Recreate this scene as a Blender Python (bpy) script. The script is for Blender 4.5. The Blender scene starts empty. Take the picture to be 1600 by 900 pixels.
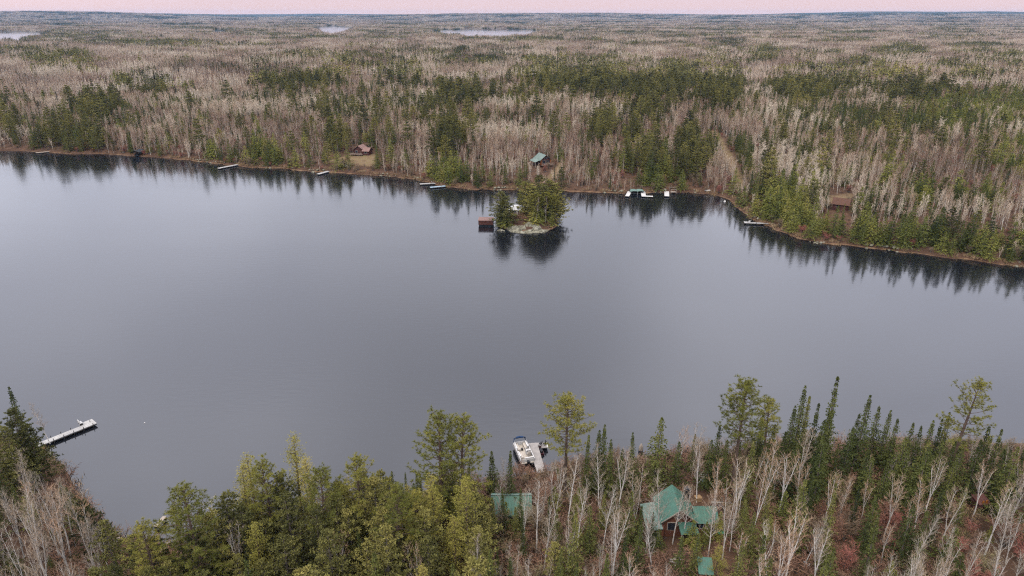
import bpy, math, random
import numpy as np
from mathutils import Vector, Matrix

rnd = random.Random(11)
nrs = np.random.RandomState(5)
scene = bpy.context.scene
COL = scene.collection

# ------------------------------------------------------------------ camera
CAM_H = 72.0
FOC = 1067.0                      # focal length in pixels of the 1600x900 photograph
PITCH = math.atan((450 - 24) / FOC)
CP, SP = math.cos(PITCH), math.sin(PITCH)
cd = bpy.data.cameras.new('camera')
cam = bpy.data.objects.new('camera', cd)
COL.objects.link(cam)
cam.location = (0, 0, CAM_H)
cam.rotation_euler = (math.pi / 2 - PITCH, 0, 0)
cd.sensor_width = 36.0
cd.lens = 36.0 * FOC / 1600.0
cd.clip_start = 0.5
cd.clip_end = 80000
scene.camera = cam


def unproj(px, py, z=0.0):
    x = (px - 800) / FOC
    y = (450 - py) / FOC
    dx, dy, dz = x, CP + y * SP, -SP + y * CP
    t = (z - CAM_H) / dz
    return dx * t, dy * t


def proj(x, y, z):
    dz = z - CAM_H
    depth = y * CP - dz * SP
    up = y * SP + dz * CP
    return 800 + FOC * x / depth, 450 - FOC * up / depth, depth


# ------------------------------------------------------------------ mesh helper
class MB:
    def __init__(s):
        s.v = []; s.f = []; s.m = []

    def add(s, vs, fs, m=0):
        o = len(s.v)
        s.v.extend([tuple(p) for p in vs])
        s.f.extend([tuple(i + o for i in f) for f in fs])
        s.m.extend([m] * len(fs))

    def box(s, c, size, m=0, rz=0.0, M=None):
        hx, hy, hz = size[0] / 2, size[1] / 2, size[2] / 2
        pts = []
        ca, sa = math.cos(rz), math.sin(rz)
        for z in (-hz, hz):
            for (x, y) in ((-hx, -hy), (hx, -hy), (hx, hy), (-hx, hy)):
                pts.append((c[0] + x * ca - y * sa, c[1] + x * sa + y * ca, c[2] + z))
        if M is not None:
            pts = [tuple(M @ Vector(p)) for p in pts]
        s.add(pts, [(3, 2, 1, 0), (4, 5, 6, 7), (0, 1, 5, 4), (1, 2, 6, 5), (2, 3, 7, 6), (3, 0, 4, 7)], m)

    def slab(s, q, t, m=0):
        q = [Vector(p) for p in q]
        n = (q[1] - q[0]).cross(q[2] - q[0]).normalized() * t
        k = len(q)
        vs = [p for p in q] + [p - n for p in q]
        fs = [tuple(range(k)), tuple(range(2 * k - 1, k - 1, -1))]
        for i in range(k):
            j = (i + 1) % k
            fs.append((i, i + k, j + k, j))
        s.add(vs, fs, m)

    def tube(s, pts, radii, n=5, m=0, cap=False):
        pts = [Vector(p) for p in pts]
        vs = []
        for i, p in enumerate(pts):
            a = pts[max(0, i - 1)]; b = pts[min(len(pts) - 1, i + 1)]
            d = (b - a)
            if d.length < 1e-6:
                d = Vector((0, 0, 1))
            d.normalize()
            u = d.orthogonal().normalized() if abs(d.z) < .9 else d.cross(Vector((0, 1, 0))).normalized()
            w = d.cross(u)
            for k in range(n):
                an = 2 * math.pi * k / n
                vs.append(p + (u * math.cos(an) + w * math.sin(an)) * radii[i])
        fs = []
        for i in range(len(pts) - 1):
            for k in range(n):
                a = i * n + k; b = i * n + (k + 1) % n
                fs.append((a, b, b + n, a + n))
        if cap:
            fs.append(tuple(range((len(pts) - 1) * n, len(pts) * n)))
            fs.append(tuple(range(n - 1, -1, -1)))
        s.add(vs, fs, m)

    def blade(s, p, tip, w, rng, m=0):
        p = Vector(p); tip = Vector(tip)
        d = (tip - p)
        r = Vector((rng.uniform(-1, 1), rng.uniform(-1, 1), rng.uniform(-1, 1)))
        u = d.cross(r)
        if u.length < 1e-6:
            u = Vector((1, 0, 0))
        u.normalize()
        s.add([p - u * w / 2, p + u * w / 2, tip], [(0, 1, 2)], m)

    def leaf(s, p, tip, w, rng, m=0):
        p = Vector(p); tip = Vector(tip)
        d = (tip - p)
        r = Vector((rng.uniform(-1, 1), rng.uniform(-1, 1), rng.uniform(-.6, .6)))
        u = d.cross(r)
        if u.length < 1e-6:
            u = Vector((1, 0, 0))
        u.normalize()
        mid = p + d * .55
        s.add([p, mid - u * w / 2, tip, mid + u * w / 2], [(0, 1, 2, 3)], m)

    def mesh(s, name, mats, smooth=False):
        me = bpy.data.meshes.new(name)
        me.from_pydata(s.v, [], s.f)
        for mt in mats:
            me.materials.append(mt)
        if len(mats) > 1:
            me.polygons.foreach_set('material_index', s.m)
        if smooth:
            me.polygons.foreach_set('use_smooth', [True] * len(s.f))
        me.update()
        return me

    def obj(s, name, mats, parent=None, smooth=False):
        if not isinstance(mats, (list, tuple)):
            mats = [mats]
        o = bpy.data.objects.new(name, s.mesh(name, mats, smooth))
        COL.objects.link(o)
        if parent:
            o.parent = parent
        return o


def tag(o, label, cat, group=None):
    o['label'] = label
    o['category'] = cat
    if group:
        o['group'] = group
    return o


def thing(name, label, cat, loc, rz=0.0, group=None):
    o = bpy.data.objects.new(name, None)
    o.empty_display_size = .3
    COL.objects.link(o)
    o.location = loc
    o.rotation_euler = (0, 0, rz)
    return tag(o, label, cat, group)


# ------------------------------------------------------------------ materials
def new_mat(name):
    m = bpy.data.materials.new(name)
    m.use_nodes = True
    nt = m.node_tree
    for n in list(nt.nodes):
        nt.nodes.remove(n)
    out = nt.nodes.new('ShaderNodeOutputMaterial')
    b = nt.nodes.new('ShaderNodeBsdfPrincipled')
    nt.links.new(b.outputs[0], out.inputs[0])
    return m, nt, b


def ramp(nt, stops, interp='LINEAR'):
    r = nt.nodes.new('ShaderNodeValToRGB')
    cr = r.color_ramp
    cr.interpolation = interp
    while len(cr.elements) < len(stops):
        cr.elements.new(.5)
    for e, (p, c) in zip(cr.elements, stops):
        e.position = p
        e.color = (c[0], c[1], c[2], 1)
    return r


def noise(nt, vec, scale, detail=3, rough=.55):
    n = nt.nodes.new('ShaderNodeTexNoise')
    n.inputs['Scale'].default_value = scale
    n.inputs['Detail'].default_value = detail
    n.inputs['Roughness'].default_value = rough
    if vec is not None:
        nt.links.new(vec, n.inputs['Vector'])
    return n


def mixc(nt, fac, a, b, mode='MIX'):
    n = nt.nodes.new('ShaderNodeMix')
    n.data_type = 'RGBA'
    n.blend_type = mode
    for sock, val in ((n.inputs[0], fac), (n.inputs[6], a), (n.inputs[7], b)):
        if hasattr(val, 'is_output'):
            nt.links.new(val, sock)
        elif isinstance(val, (int, float)):
            sock.default_value = val
        else:
            sock.default_value = (val[0], val[1], val[2], 1)
    return n.outputs[2]


def mth(nt, op, a, b=None, clamp=False):
    n = nt.nodes.new('ShaderNodeMath')
    n.operation = op
    n.use_clamp = clamp
    for i, v in enumerate((a, b)):
        if v is None:
            continue
        if hasattr(v, 'is_output'):
            nt.links.new(v, n.inputs[i])
        else:
            n.inputs[i].default_value = v
    return n.outputs[0]


def plain(name, col, rough=.7, var=.25, scale=3.0, metal=0.0, spec=.3, col2=None):
    m, nt, b = new_mat(name)
    tc = nt.nodes.new('ShaderNodeTexCoord')
    n = noise(nt, tc.outputs['Object'], scale, 5, .6)
    c2 = col2 or tuple(c * (1 - var) for c in col)
    r = ramp(nt, [(.35, c2), (.65, col)])
    nt.links.new(n.outputs[0], r.inputs[0])
    nt.links.new(r.outputs[0], b.inputs['Base Color'])
    b.inputs['Roughness'].default_value = rough
    b.inputs['Metallic'].default_value = metal
    b.inputs['Specular IOR Level'].default_value = spec
    return m


def ribbed(name, col, col2, axis=0, freq=2.2, rough=.45, var_scale=.8):
    """standing-seam / planked surface: colour seams by object axis, plus weathering"""
    m, nt, b = new_mat(name)
    tc = nt.nodes.new('ShaderNodeTexCoord')
    sep = nt.nodes.new('ShaderNodeSeparateXYZ')
    nt.links.new(tc.outputs['Object'], sep.inputs[0])
    fr = mth(nt, 'FRACT', mth(nt, 'MULTIPLY', sep.outputs[axis], freq))
    seam = mth(nt, 'LESS_THAN', fr, .12)
    n = noise(nt, tc.outputs['Object'], var_scale, 5, .65)
    r = ramp(nt, [(.3, col2), (.7, col)])
    nt.links.new(n.outputs[0], r.inputs[0])
    c = mixc(nt, mth(nt, 'MULTIPLY', seam, .45), r.outputs[0], (col[0] * .35, col[1] * .35, col[2] * .35))
    if 'roof' in name:                     # needle litter lying in patches
        n2 = noise(nt, tc.outputs['Object'], 1.7, 6, .7)
        lit = ramp(nt, [(.52, (0, 0, 0)), (.66, (1, 1, 1))])
        nt.links.new(n2.outputs[0], lit.inputs[0])
        c = mixc(nt, mth(nt, 'MULTIPLY', lit.outputs[0], .55), c, (.11, .082, .055))
    nt.links.new(c, b.inputs['Base Color'])
    b.inputs['Roughness'].default_value = rough
    b.inputs['Specular IOR Level'].default_value = .35
    return m


def foliage(name, cols, big=60.0, small=2.5, rough=.8, k_big=.5, trans=.0):
    """living colour differs tree to tree (object random), by stand (world noise) and shoot to shoot; fine noise also paints lit and dark within a crown"""
    m, nt, b = new_mat(name)
    geo = nt.nodes.new('ShaderNodeNewGeometry')
    oi = nt.nodes.new('ShaderNodeObjectInfo')
    n1 = noise(nt, geo.outputs['Position'], 1.0 / big, 3, .6)
    n2 = noise(nt, geo.outputs['Position'], 1.0 / small, 2, .5)
    a = mth(nt, 'MULTIPLY', oi.outputs['Random'], .62)
    bb = mth(nt, 'MULTIPLY', mth(nt, 'SUBTRACT', n1.outputs[0], .5), 2.2 * k_big)
    cc = mth(nt, 'MULTIPLY', mth(nt, 'SUBTRACT', n2.outputs[0], .5), .9)  # fine colour noise, also standing in for lit and shaded parts of a crown
    s = mth(nt, 'ADD', mth(nt, 'ADD', a, bb), mth(nt, 'ADD', cc, .19))
    r = ramp(nt, [(i / (len(cols) - 1), c) for i, c in enumerate(cols)])
    nt.links.new(s, r.inputs[0])
    nt.links.new(r.outputs[0], b.inputs['Base Color'])
    b.inputs['Roughness'].default_value = rough
    b.inputs['Specular IOR Level'].default_value = .15
    return m


M = {}
M['pine'] = foliage('pine_needles', [(.058, .070, .017), (.125, .130, .027), (.20, .19, .038), (.30, .26, .058)])
M['spruce'] = foliage('spruce_needles', [(.024, .034, .012), (.055, .068, .019), (.098, .108, .028), (.17, .16, .045)])
M['white_pine'] = foliage('white_pine_needles', [(.036, .041, .018), (.104, .105, .034), (.20, .186, .054), (.34, .29, .085)])
M['larch'] = foliage('larch_needles', [(.18, .175, .032), (.26, .24, .05), (.33, .29, .066), (.40, .33, .09)])
M['birch_bark'] = foliage('birch_bark', [(.38, .33, .285), (.52, .47, .42), (.64, .59, .54), (.76, .72, .67)], small=.7)
M['birch_twig'] = foliage('birch_twigs', [(.28, .24, .195), (.33, .275, .215), (.38, .285, .20), (.46, .29, .185)], big=26, small=5, k_big=1.1)
M['aspen_bark'] = foliage('aspen_bark', [(.28, .225, .175), (.44, .37, .30), (.58, .51, .43), (.70, .65, .57)], big=50)
M['aspen_twig'] = foliage('aspen_twigs', [(.14, .088, .055), (.32, .18, .13), (.45, .315, .21), (.59, .445, .325), (.80, .66, .50)], big=80, small=4, k_big=1.5)
M['maple_twig'] = foliage('maple_twigs', [(.20, .11, .075), (.26, .13, .085), (.32, .115, .09), (.36, .12, .10)], big=14, small=3)
M['dark_bark'] = plain('pine_bark', (.13, .088, .065), .9, .45, 2)
M['grey_bark'] = plain('grey_bark', (.17, .14, .115), .9, .4, 2)
M['snag'] = plain('bleached_wood', (.55, .49, .42), .8, .3, 2)
M['alder_twig'] = foliage('alder_twigs', [(.15, .105, .07), (.23, .165, .11), (.28, .205, .13), (.25, .22, .10)], big=14, small=3)
M['brush'] = foliage('brush_twigs', [(.13, .08, .055), (.22, .125, .085), (.31, .165, .11), (.21, .18, .08)], big=12, small=2)
M['reed'] = foliage('dry_shore_grass', [(.20, .125, .065), (.28, .18, .095), (.36, .25, .14), (.42, .31, .18)], big=15, small=2)
M['fir_young'] = foliage('young_fir_needles', [(.038, .050, .016), (.098, .112, .027), (.185, .188, .043), (.31, .275, .068)])

M['teal_roof'] = ribbed('teal_metal_roof', (.078, .185, .138), (.046, .122, .092), 0, 2.4)
M['teal_roof_y'] = ribbed('teal_metal_roof_y', (.078, .185, .138), (.046, .122, .092), 1, 2.4)
M['faded_roof'] = ribbed('faded_teal_roof', (.16, .215, .185), (.08, .14, .115), 1, 2.4)
M['log'] = ribbed('log_wall', (.155, .062, .036), (.10, .04, .025), 2, 4.5, .7)
M['grey_board'] = ribbed('grey_boards', (.30, .28, .265), (.22, .20, .19), 2, 5, .8)
M['dark_red'] = ribbed('dark_red_boards', (.085, .028, .022), (.055, .018, .015), 0, 3, .7)
M['pink_roof'] = plain('faded_pink_roof', (.25, .145, .125), .7, .35, 1.5)
M['brown_roof'] = plain('brown_shingle', (.125, .062, .042), .85, .3, 2)
M['white_roof'] = plain('white_metal_roof', (.70, .70, .71), .5, .25, 1.2)
M['glass'] = plain('window_glass', (.02, .025, .035), .08, .3, 1, spec=.6)
M['white'] = plain('white_paint', (.62, .60, .585), .4, .12, 2)
M['cream'] = plain('cream_vinyl', (.55, .485, .42), .55, .15, 3)
M['trim'] = plain('pale_trim', (.42, .35, .29), .7, .25, 3)
M['black'] = plain('black_plastic', (.012, .012, .014), .4, .3, 3)
M['navy'] = plain('navy_canvas', (.015, .045, .12), .75, .3, 2)
M['alu'] = plain('dull_aluminium', (.42, .42, .43), .4, .25, 2, metal=.6)
M['deck_grey'] = ribbed('weathered_dock_boards', (.36, .325, .305), (.25, .23, .22), 0, 3.2, .8, 1.2)
M['deck_white'] = ribbed('pale_dock_boards', (.44, .425, .41), (.31, .30, .295), 0, 2.6, .7, 1.0)
M['deck_wood'] = ribbed('brown_deck', (.16, .10, .07), (.11, .07, .05), 0, 5, .8)
M['blue_dock'] = plain('bluish_dock_board', (.36, .46, .55), .6, .25, 2)
M['post'] = plain('dark_dock_post', (.05, .045, .042), .8, .3, 3)
M['dark_metal'] = plain('dark_metal', (.03, .03, .033), .5, .3, 3)
M['maroon'] = plain('maroon_gelcoat', (.045, .010, .012), .3, .3, 2)
M['teal_canvas'] = plain('teal_canvas', (.15, .235, .205), .8, .25, 1.5)
M['lumber'] = ribbed('fresh_lumber', (.38, .24, .125), (.28, .175, .09), 0, 5, .8)
M['tarp'] = plain('dark_tarp', (.014, .022, .03), .45, .4, 2)
M['orange'] = plain('orange_board', (.42, .15, .03), .7, .4, 4)
M['redwood'] = plain('weathered_red_wall', (.13, .055, .045), .8, .35, 2)
M['green_paint'] = plain('green_paint', (.06, .21, .11), .6, .3, 2)

# rock
m, nt, b = new_mat('lichen_rock')
tc = nt.nodes.new('ShaderNodeTexCoord')
n1 = noise(nt, tc.outputs['Object'], .5, 6, .7)
vo = nt.nodes.new('ShaderNodeTexVoronoi'); vo.feature = 'DISTANCE_TO_EDGE'; vo.inputs['Scale'].default_value = .55
wv = nt.nodes.new('ShaderNodeVectorMath'); wv.operation = 'ADD'
nt.links.new(tc.outputs['Object'], wv.inputs[0]); nt.links.new(noise(nt, tc.outputs['Object'], .6, 4).outputs['Color'], wv.inputs[1])
nt.links.new(wv.outputs[0], vo.inputs['Vector'])
r = ramp(nt, [(.3, (.09, .08, .05)), (.46, (.20, .185, .13)), (.60, (.29, .28, .22)), (.75, (.38, .365, .31))])
nt.links.new(n1.outputs[0], r.inputs[0])
crk = mth(nt, 'LESS_THAN', vo.outputs['Distance'], .06)
nt.links.new(mixc(nt, mth(nt, 'MULTIPLY', crk, .65), r.outputs[0], (.05, .045, .03)), b.inputs['Base Color'])
b.inputs['Roughness'].default_value = .9
bm_ = nt.nodes.new('ShaderNodeBump'); bm_.inputs['Strength'].default_value = .6; bm_.inputs['Distance'].default_value = .3
nt.links.new(noise(nt, tc.outputs['Object'], 2.0, 5).outputs[0], bm_.inputs['Height']); nt.links.new(bm_.outputs[0], b.inputs['Normal'])
M['rock'] = m

# ------------------------------------------------------------------ terrain
LAKE_PX = [(-900, 246), (-300, 234), (0, 235), (70, 237), (110, 241), (150, 240), (215, 244), (260, 247), (310, 252), (345, 257), (400, 262),
           (440, 263), (480, 268), (540, 271), (600, 275), (650, 280), (690, 291), (740, 296), (790, 297), (870, 298), (930, 301),
           (990, 302), (1050, 300), (1100, 302), (1132, 308), (1148, 318), (1160, 331), (1182, 346), (1213, 357), (1240, 372),
           (1290, 380), (1340, 386), (1400, 392), (1480, 402), (1540, 409), (1600, 417), (1800, 440), (2400, 480),
           (2600, 640), (2000, 690), (1600, 694), (1400, 703), (1200, 706), (1000, 719), (850, 737), (760, 756), (680, 776),
           (600, 800), (500, 828), (400, 848), (300, 856), (230, 852), (185, 842), (152, 812), (128, 775), (100, 735), (66, 697), (20, 684),
           (-100, 668), (-400, 610), (-900, 480)]
LAKE = np.array([unproj(px, py) for px, py in LAKE_PX])


def chaikin(P, n=2):
    for _ in range(n):
        Q = np.roll(P, -1, axis=0)
        P = np.stack([.75 * P + .25 * Q, .25 * P + .75 * Q], 1).reshape(-1, 2)
    return P


LAKE_S = chaikin(LAKE, 1)


def sdf_poly(P, X, Y):
    d2 = np.full(X.shape, 1e12)
    ins = np.zeros(X.shape, bool)
    n = len(P)
    for i in range(n):
        ax, ay = P[i]; bx, by = P[(i + 1) % n]
        ex, ey = bx - ax, by - ay
        t = np.clip(((X - ax) * ex + (Y - ay) * ey) / (ex * ex + ey * ey), 0, 1)
        d2 = np.minimum(d2, (X - ax - t * ex) ** 2 + (Y - ay - t * ey) ** 2)
        c = (ay > Y) != (by > Y)
        with np.errstate(divide='ignore', invalid='ignore'):
            xx = ax + (Y - ay) * ex / (ey if abs(ey) > 1e-12 else 1e-12)
        ins ^= c & (X < xx)
    d = np.sqrt(d2)
    return np.where(ins, d, -d)


ISL = np.array(unproj(824, 347))     # island centre
ISL_R = (11.6, 13.5)

_ph = np.random.RandomState(3)
WAVES = []
for lam, amp in ((520, 1.0), (330, .7), (210, .45), (120, .28), (60, .12), (900, 1.4), (1500, 1.6)):
    for _ in range(3):
        a = _ph.uniform(0, 2 * math.pi)
        WAVES.append((math.cos(a) * 2 * math.pi / lam, math.sin(a) * 2 * math.pi / lam, _ph.uniform(0, 6.28), amp))
HILLS = []
for lam, amp in ((5200, 1.0), (3100, .7), (1800, .45), (900, .2)):
    for _ in range(3):
        a = _ph.uniform(0, 2 * math.pi)
        HILLS.append((math.cos(a) * 2 * math.pi / lam, math.sin(a) * 2 * math.pi / lam, _ph.uniform(0, 6.28), amp))

# far lakes: (centre bearing px, half width px, near distance, far distance)
FAR_LAKES = [(2, 66, 2500, 4100), (521, 30, 2900, 5200), (763, 84, 2350, 3950), (345, 14, 3000, 3900)]


def sines(W, X, Y):
    s = np.zeros_like(X)
    for kx, ky, p, a in W:
        s += a * np.sin(kx * X + ky * Y + p)
    return s


def smooth(x, a, b):
    t = np.clip((x - a) / (b - a), 0, 1)
    return t * t * (3 - 2 * t)


def terrain(X, Y):
    X = np.asarray(X, float); Y = np.asarray(Y, float)
    D = np.hypot(X, Y)
    s = np.full(X.shape, 1e3)
    near = D < 1400
    if near.any():
        s[near] = -sdf_poly(LAKE_S, X[near], Y[near])
    wig = .5 * np.sin(X * .55 + 1.3 * np.sin(Y * .31)) + .35 * np.sin(Y * .8 + X * .27)
    s = np.where(near, s + wig * np.clip(D / 300, .4, 1.2), s)
    far = Y > 150
    up = 1.1 * (1 - np.exp(-np.maximum(s, 0) / 1.2))
    rise_near = 4.2 * (1 - np.exp(-np.maximum(s - 1, 0) / 22))
    rise_far = 7.0 * (1 - np.exp(-np.maximum(s - 1, 0) / 45))
    amp = 1.0 + np.clip((D - 350) / 1000, 0, 1) * 1.3
    calm = 1 - .75 * smooth(D, 1100, 1700)
    roll = sines(WAVES, X, Y) * amp * .8 * smooth(s, 15, 200) * calm
    rise_far = rise_far * (1 - .7 * smooth(D, 1000, 1600))
    h = up + np.where(far, rise_far, rise_near) + np.where(far, np.maximum(roll, -5.0 - rise_far * 0 + 0.0), 0)
    h = np.where(far & (s > 0), np.maximum(h, .8 + 0 * h), h)
    h = np.where(s < 0, np.maximum(-2.6, s * .35), h)
    # far hills along the skyline
    H = (sines(HILLS, X, Y) * 6 + 58) * smooth(D, 6500, 10500) + (sines(HILLS[:6], X + 999, Y) * 5 + 7) * smooth(D, 4800, 6800)
    bx = 800 + FOC * X / np.maximum(Y * CP + CAM_H * SP, 1)
    H += smooth(D, 7500, 11000) * (26 * smooth(bx, 850, 1500) + 18 * smooth(-bx, -420, -60))
    h = h + np.where(far, H, 0)
    # far lake basins
    for c, hw, d0, d1 in FAR_LAKES:
        q = np.sqrt(((bx - c) / hw) ** 2 + ((D - (d0 + d1) / 2) / ((d1 - d0) / 2)) ** 2)
        wob = .10 * np.sin(D / 130.0) + .08 * np.sin(bx / 7.0)
        k = 1 - smooth(q + wob * (D > 1500), .96, 1.25)
        h = np.where(far, h * (1 - k) - 2.0 * k, h)
    # island
    q = np.sqrt(((X - ISL[0]) / ISL_R[0]) ** 2 + ((Y - ISL[1]) / ISL_R[1]) ** 2)
    q = q + .05 * np.sin(3 * np.arctan2(Y - ISL[1], X - ISL[0]) + .7)
    isl = np.where(q < 1.25, 1.6 * (1 - smooth(q, .55, 1.02)) + .35 - .5 * smooth(q, .92, 1.1) * 3, -9)
    h = np.where(q < 1.25, np.maximum(h, isl), h)
    return h, s


def hgt(x, y):
    h, s = terrain(np.array([x]), np.array([y]))
    return float(h[0])


def P3(px, py, dz=0.0):
    """ground point seen at photo pixel (dz above the ground)"""
    z = 1.0
    for _ in range(6):
        x, y = unproj(px, py, z + dz)
        z = hgt(x, y)
    return x, y, z


# open ground: polygons in photo pixels laid on the terrain
def ground_poly(pts):
    return np.array([P3(*p)[:2] for p in pts])


CLEAR = {
    'lawn': ground_poly([(512, 269), (530, 246), (550, 239), (585, 240), (592, 252), (580, 271), (550, 272)]),
    'trail': ground_poly([(1110, 205), (1118, 203), (1146, 245), (1166, 292), (1154, 295), (1136, 260)]),
    'cabin_path': ground_poly([(868, 262), (878, 250), (884, 260), (872, 276), (842, 292), (836, 288), (856, 276)]),
    'yard': ground_poly([(1072, 800), (1078, 752), (1108, 742), (1120, 760), (1110, 800)]),
    'shore_left': ground_poly([(62, 237), (88, 228), (96, 236), (80, 240)]),
    'brown_yard': ground_poly([(1290, 316), (1296, 306), (1330, 302), (1336, 312), (1312, 322)]),
}

# ground sheet: polar grid out to the skyline
A = np.radians(np.linspace(-78, 78, 430))
Rr = [22.0]
while Rr[-1] < 15500:
    d = Rr[-1]
    Rr.append(d + max(.9, d * (.0075 if d < 600 else .012)))
Rr = np.array(Rr)
AA, RR = np.meshgrid(A, Rr)
GX = (RR * np.sin(AA)).ravel(); GY = (RR * np.cos(AA)).ravel()
GZ, GS = terrain(GX, GY)
me = bpy.data.meshes.new('ground')
nr, na = RR.shape
idx = np.arange(nr * na).reshape(nr, na)
quads = np.stack([idx[:-1, :-1], idx[:-1, 1:], idx[1:, 1:], idx[1:, :-1]], -1).reshape(-1, 4)[:, ::-1]
me.vertices.add(nr * na)
me.vertices.foreach_set('co', np.stack([GX, GY, GZ], 1).astype(np.float32).ravel())
me.loops.add(len(quads) * 4)
me.loops.foreach_set('vertex_index', quads.astype(np.int32).ravel())
me.polygons.add(len(quads))
me.polygons.foreach_set('loop_start', np.arange(0, len(quads) * 4, 4, dtype=np.int32))
me.polygons.foreach_set('loop_total', np.full(len(quads), 4, np.int32))
me.polygons.foreach_set('use_smooth', np.ones(len(quads), bool))
me.update(calc_edges=True)
gmask = np.zeros(nr * na, np.float32)
for k, P in CLEAR.items():
    if k == 'yard':
        continue
    sub = np.hypot(GX, GY) < 700
    d = np.full(nr * na, -1e3)
    d[sub] = sdf_poly(P, GX[sub], GY[sub])
    gmask = np.maximum(gmask, np.clip((d + 1.0) / 2.0, 0, 1)).astype(np.float32)
at = me.attributes.new('open_grass', 'FLOAT', 'POINT')
at.data.foreach_set('value', gmask)

m, nt, b = new_mat('forest_floor')
geo = nt.nodes.new('ShaderNodeNewGeometry')
pos = geo.outputs['Position']
sep = nt.nodes.new('ShaderNodeSeparateXYZ'); nt.links.new(pos, sep.inputs[0])
nA = noise(nt, pos, .35, 6, .65)
nB = noise(nt, pos, .045, 4, .6)
nC = noise(nt, pos, .0035, 5, .62)
nD = noise(nt, pos, .02, 5, .7)
litter = ramp(nt, [(.3, (.030, .022, .015)), (.5, (.068, .046, .030)), (.68, (.13, .08, .05)), (.8, (.17, .12, .07))])
nt.links.new(nA.outputs[0], litter.inputs[0])
redder = mixc(nt, mth(nt, 'MULTIPLY', nB.outputs[0], .5), litter.outputs[0], (.14, .065, .045))
gr = ramp(nt, [(.3, (.11, .075, .045)), (.5, (.19, .13, .075)), (.68, (.155, .14, .06)), (.8, (.27, .20, .12))])
nt.links.new(nA.outputs[0], gr.inputs[0])
af = nt.nodes.new('ShaderNodeAttribute'); af.attribute_name = 'open_grass'
c1 = mixc(nt, af.outputs['Fac'], redder, gr.outputs[0])
# bank just above the water: dry tan grass over dark mud
shore = mth(nt, 'MULTIPLY', mth(nt, 'LESS_THAN', sep.outputs[2], mth(nt, 'ADD', mth(nt, 'MULTIPLY', nD.outputs[0], 2.4), -.95)), .85)
shc = ramp(nt, [(.3, (.06, .038, .025)), (.5, (.17, .10, .06)), (.66, (.27, .185, .11)), (.8, (.36, .28, .19))])
nt.links.new(nA.outputs[0], shc.inputs[0])
c2 = mixc(nt, shore, c1, shc.outputs[0])
wet = mth(nt, 'LESS_THAN', sep.outputs[2], .06)
c3 = mixc(nt, mth(nt, 'MULTIPLY', wet, .85), c2, (.03, .024, .018))
# far country: bare mauve woods with dark evergreen stands
ln = nt.nodes.new('ShaderNodeVectorMath'); ln.operation = 'LENGTH'; nt.links.new(pos, ln.inputs[0])
mr = nt.nodes.new('ShaderNodeMapRange'); mr.inputs['From Min'].default_value = 2200; mr.inputs['From Max'].default_value = 4200
nt.links.new(ln.outputs['Value'], mr.inputs['Value'])
mr2 = nt.nodes.new('ShaderNodeMapRange'); mr2.inputs['From Min'].default_value = 6500; mr2.inputs['From Max'].default_value = 9500
mr2.inputs['To Min'].default_value = .02; mr2.inputs['To Max'].default_value = .10
nt.links.new(ln.outputs['Value'], mr2.inputs['Value'])
bare = ramp(nt, [(.35, (.085, .062, .055)), (.5, (.13, .098, .085)), (.65, (.18, .14, .12))])  # bare-wood colour darkened to include the trees' shade on each other
nt.links.new(nD.outputs[0], bare.inputs[0])
ever = ramp(nt, [(.50, (0, 0, 0)), (.56, (1, 1, 1))])
nt.links.new(mth(nt, 'ADD', nC.outputs[0], mr2.outputs[0]), ever.inputs[0])
cf = mixc(nt, ever.outputs[0], bare.outputs[0], (.018, .028, .017))
c4 = mixc(nt, mr.outputs[0], c3, cf)
nt.links.new(c4, b.inputs['Base Color'])
b.inputs['Roughness'].default_value = .95
b.inputs['Specular IOR Level'].default_value = .1
bp = nt.nodes.new('ShaderNodeBump'); bp.inputs['Strength'].default_value = .5; bp.inputs['Distance'].default_value = .4
nt.links.new(nA.outputs[0], bp.inputs['Height']); nt.links.new(bp.outputs[0], b.inputs['Normal'])
me.materials.append(m)
ground = bpy.data.objects.new('ground', me); COL.objects.link(ground)
ground['kind'] = 'structure'

# ------------------------------------------------------------------ water
mb = MB()
mb.add([(-4500, 20, 0), (4500, 20, 0), (4500, 6500, 0), (-4500, 6500, 0)], [(0, 1, 2, 3)])
m, nt, b = new_mat('lake_water')
b.inputs['Base Color'].default_value = (.007, .008, .011, 1)
b.inputs['IOR'].default_value = 1.62
b.inputs['Specular IOR Level'].default_value = .5
geo = nt.nodes.new('ShaderNodeNewGeometry')
mp = nt.nodes.new('ShaderNodeMapping'); mp.inputs['Scale'].default_value = (.5, 1.6, 1)
nt.links.new(geo.outputs['Position'], mp.inputs['Vector'])
rip = noise(nt, mp.outputs[0], .55, 3, .6)
mp2 = nt.nodes.new('ShaderNodeMapping'); mp2.inputs['Rotation'].default_value = (0, 0, .35); mp2.inputs['Scale'].default_value = (.45, 1.7, 1)
nt.links.new(geo.outputs['Position'], mp2.inputs['Vector'])
patch = noise(nt, mp2.outputs[0], .011, 4, .55)
rr = nt.nodes.new('ShaderNodeMapRange'); rr.inputs['From Min'].default_value = .4; rr.inputs['From Max'].default_value = .68
rr.inputs['To Min'].default_value = .08; rr.inputs['To Max'].default_value = .16
nt.links.new(patch.outputs[0], rr.inputs['Value']); nt.links.new(rr.outputs[0], b.inputs['Roughness'])
bp = nt.nodes.new('ShaderNodeBump'); bp.inputs['Distance'].default_value = .085
nt.links.new(mth(nt, 'MULTIPLY', mth(nt, 'ADD', patch.outputs[0], -.25), .9), bp.inputs['Strength'])
nt.links.new(rip.outputs[0], bp.inputs['Height']); nt.links.new(bp.outputs[0], b.inputs['Normal'])
water = mb.obj('lake_water', m)
water['kind'] = 'structure'

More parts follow.
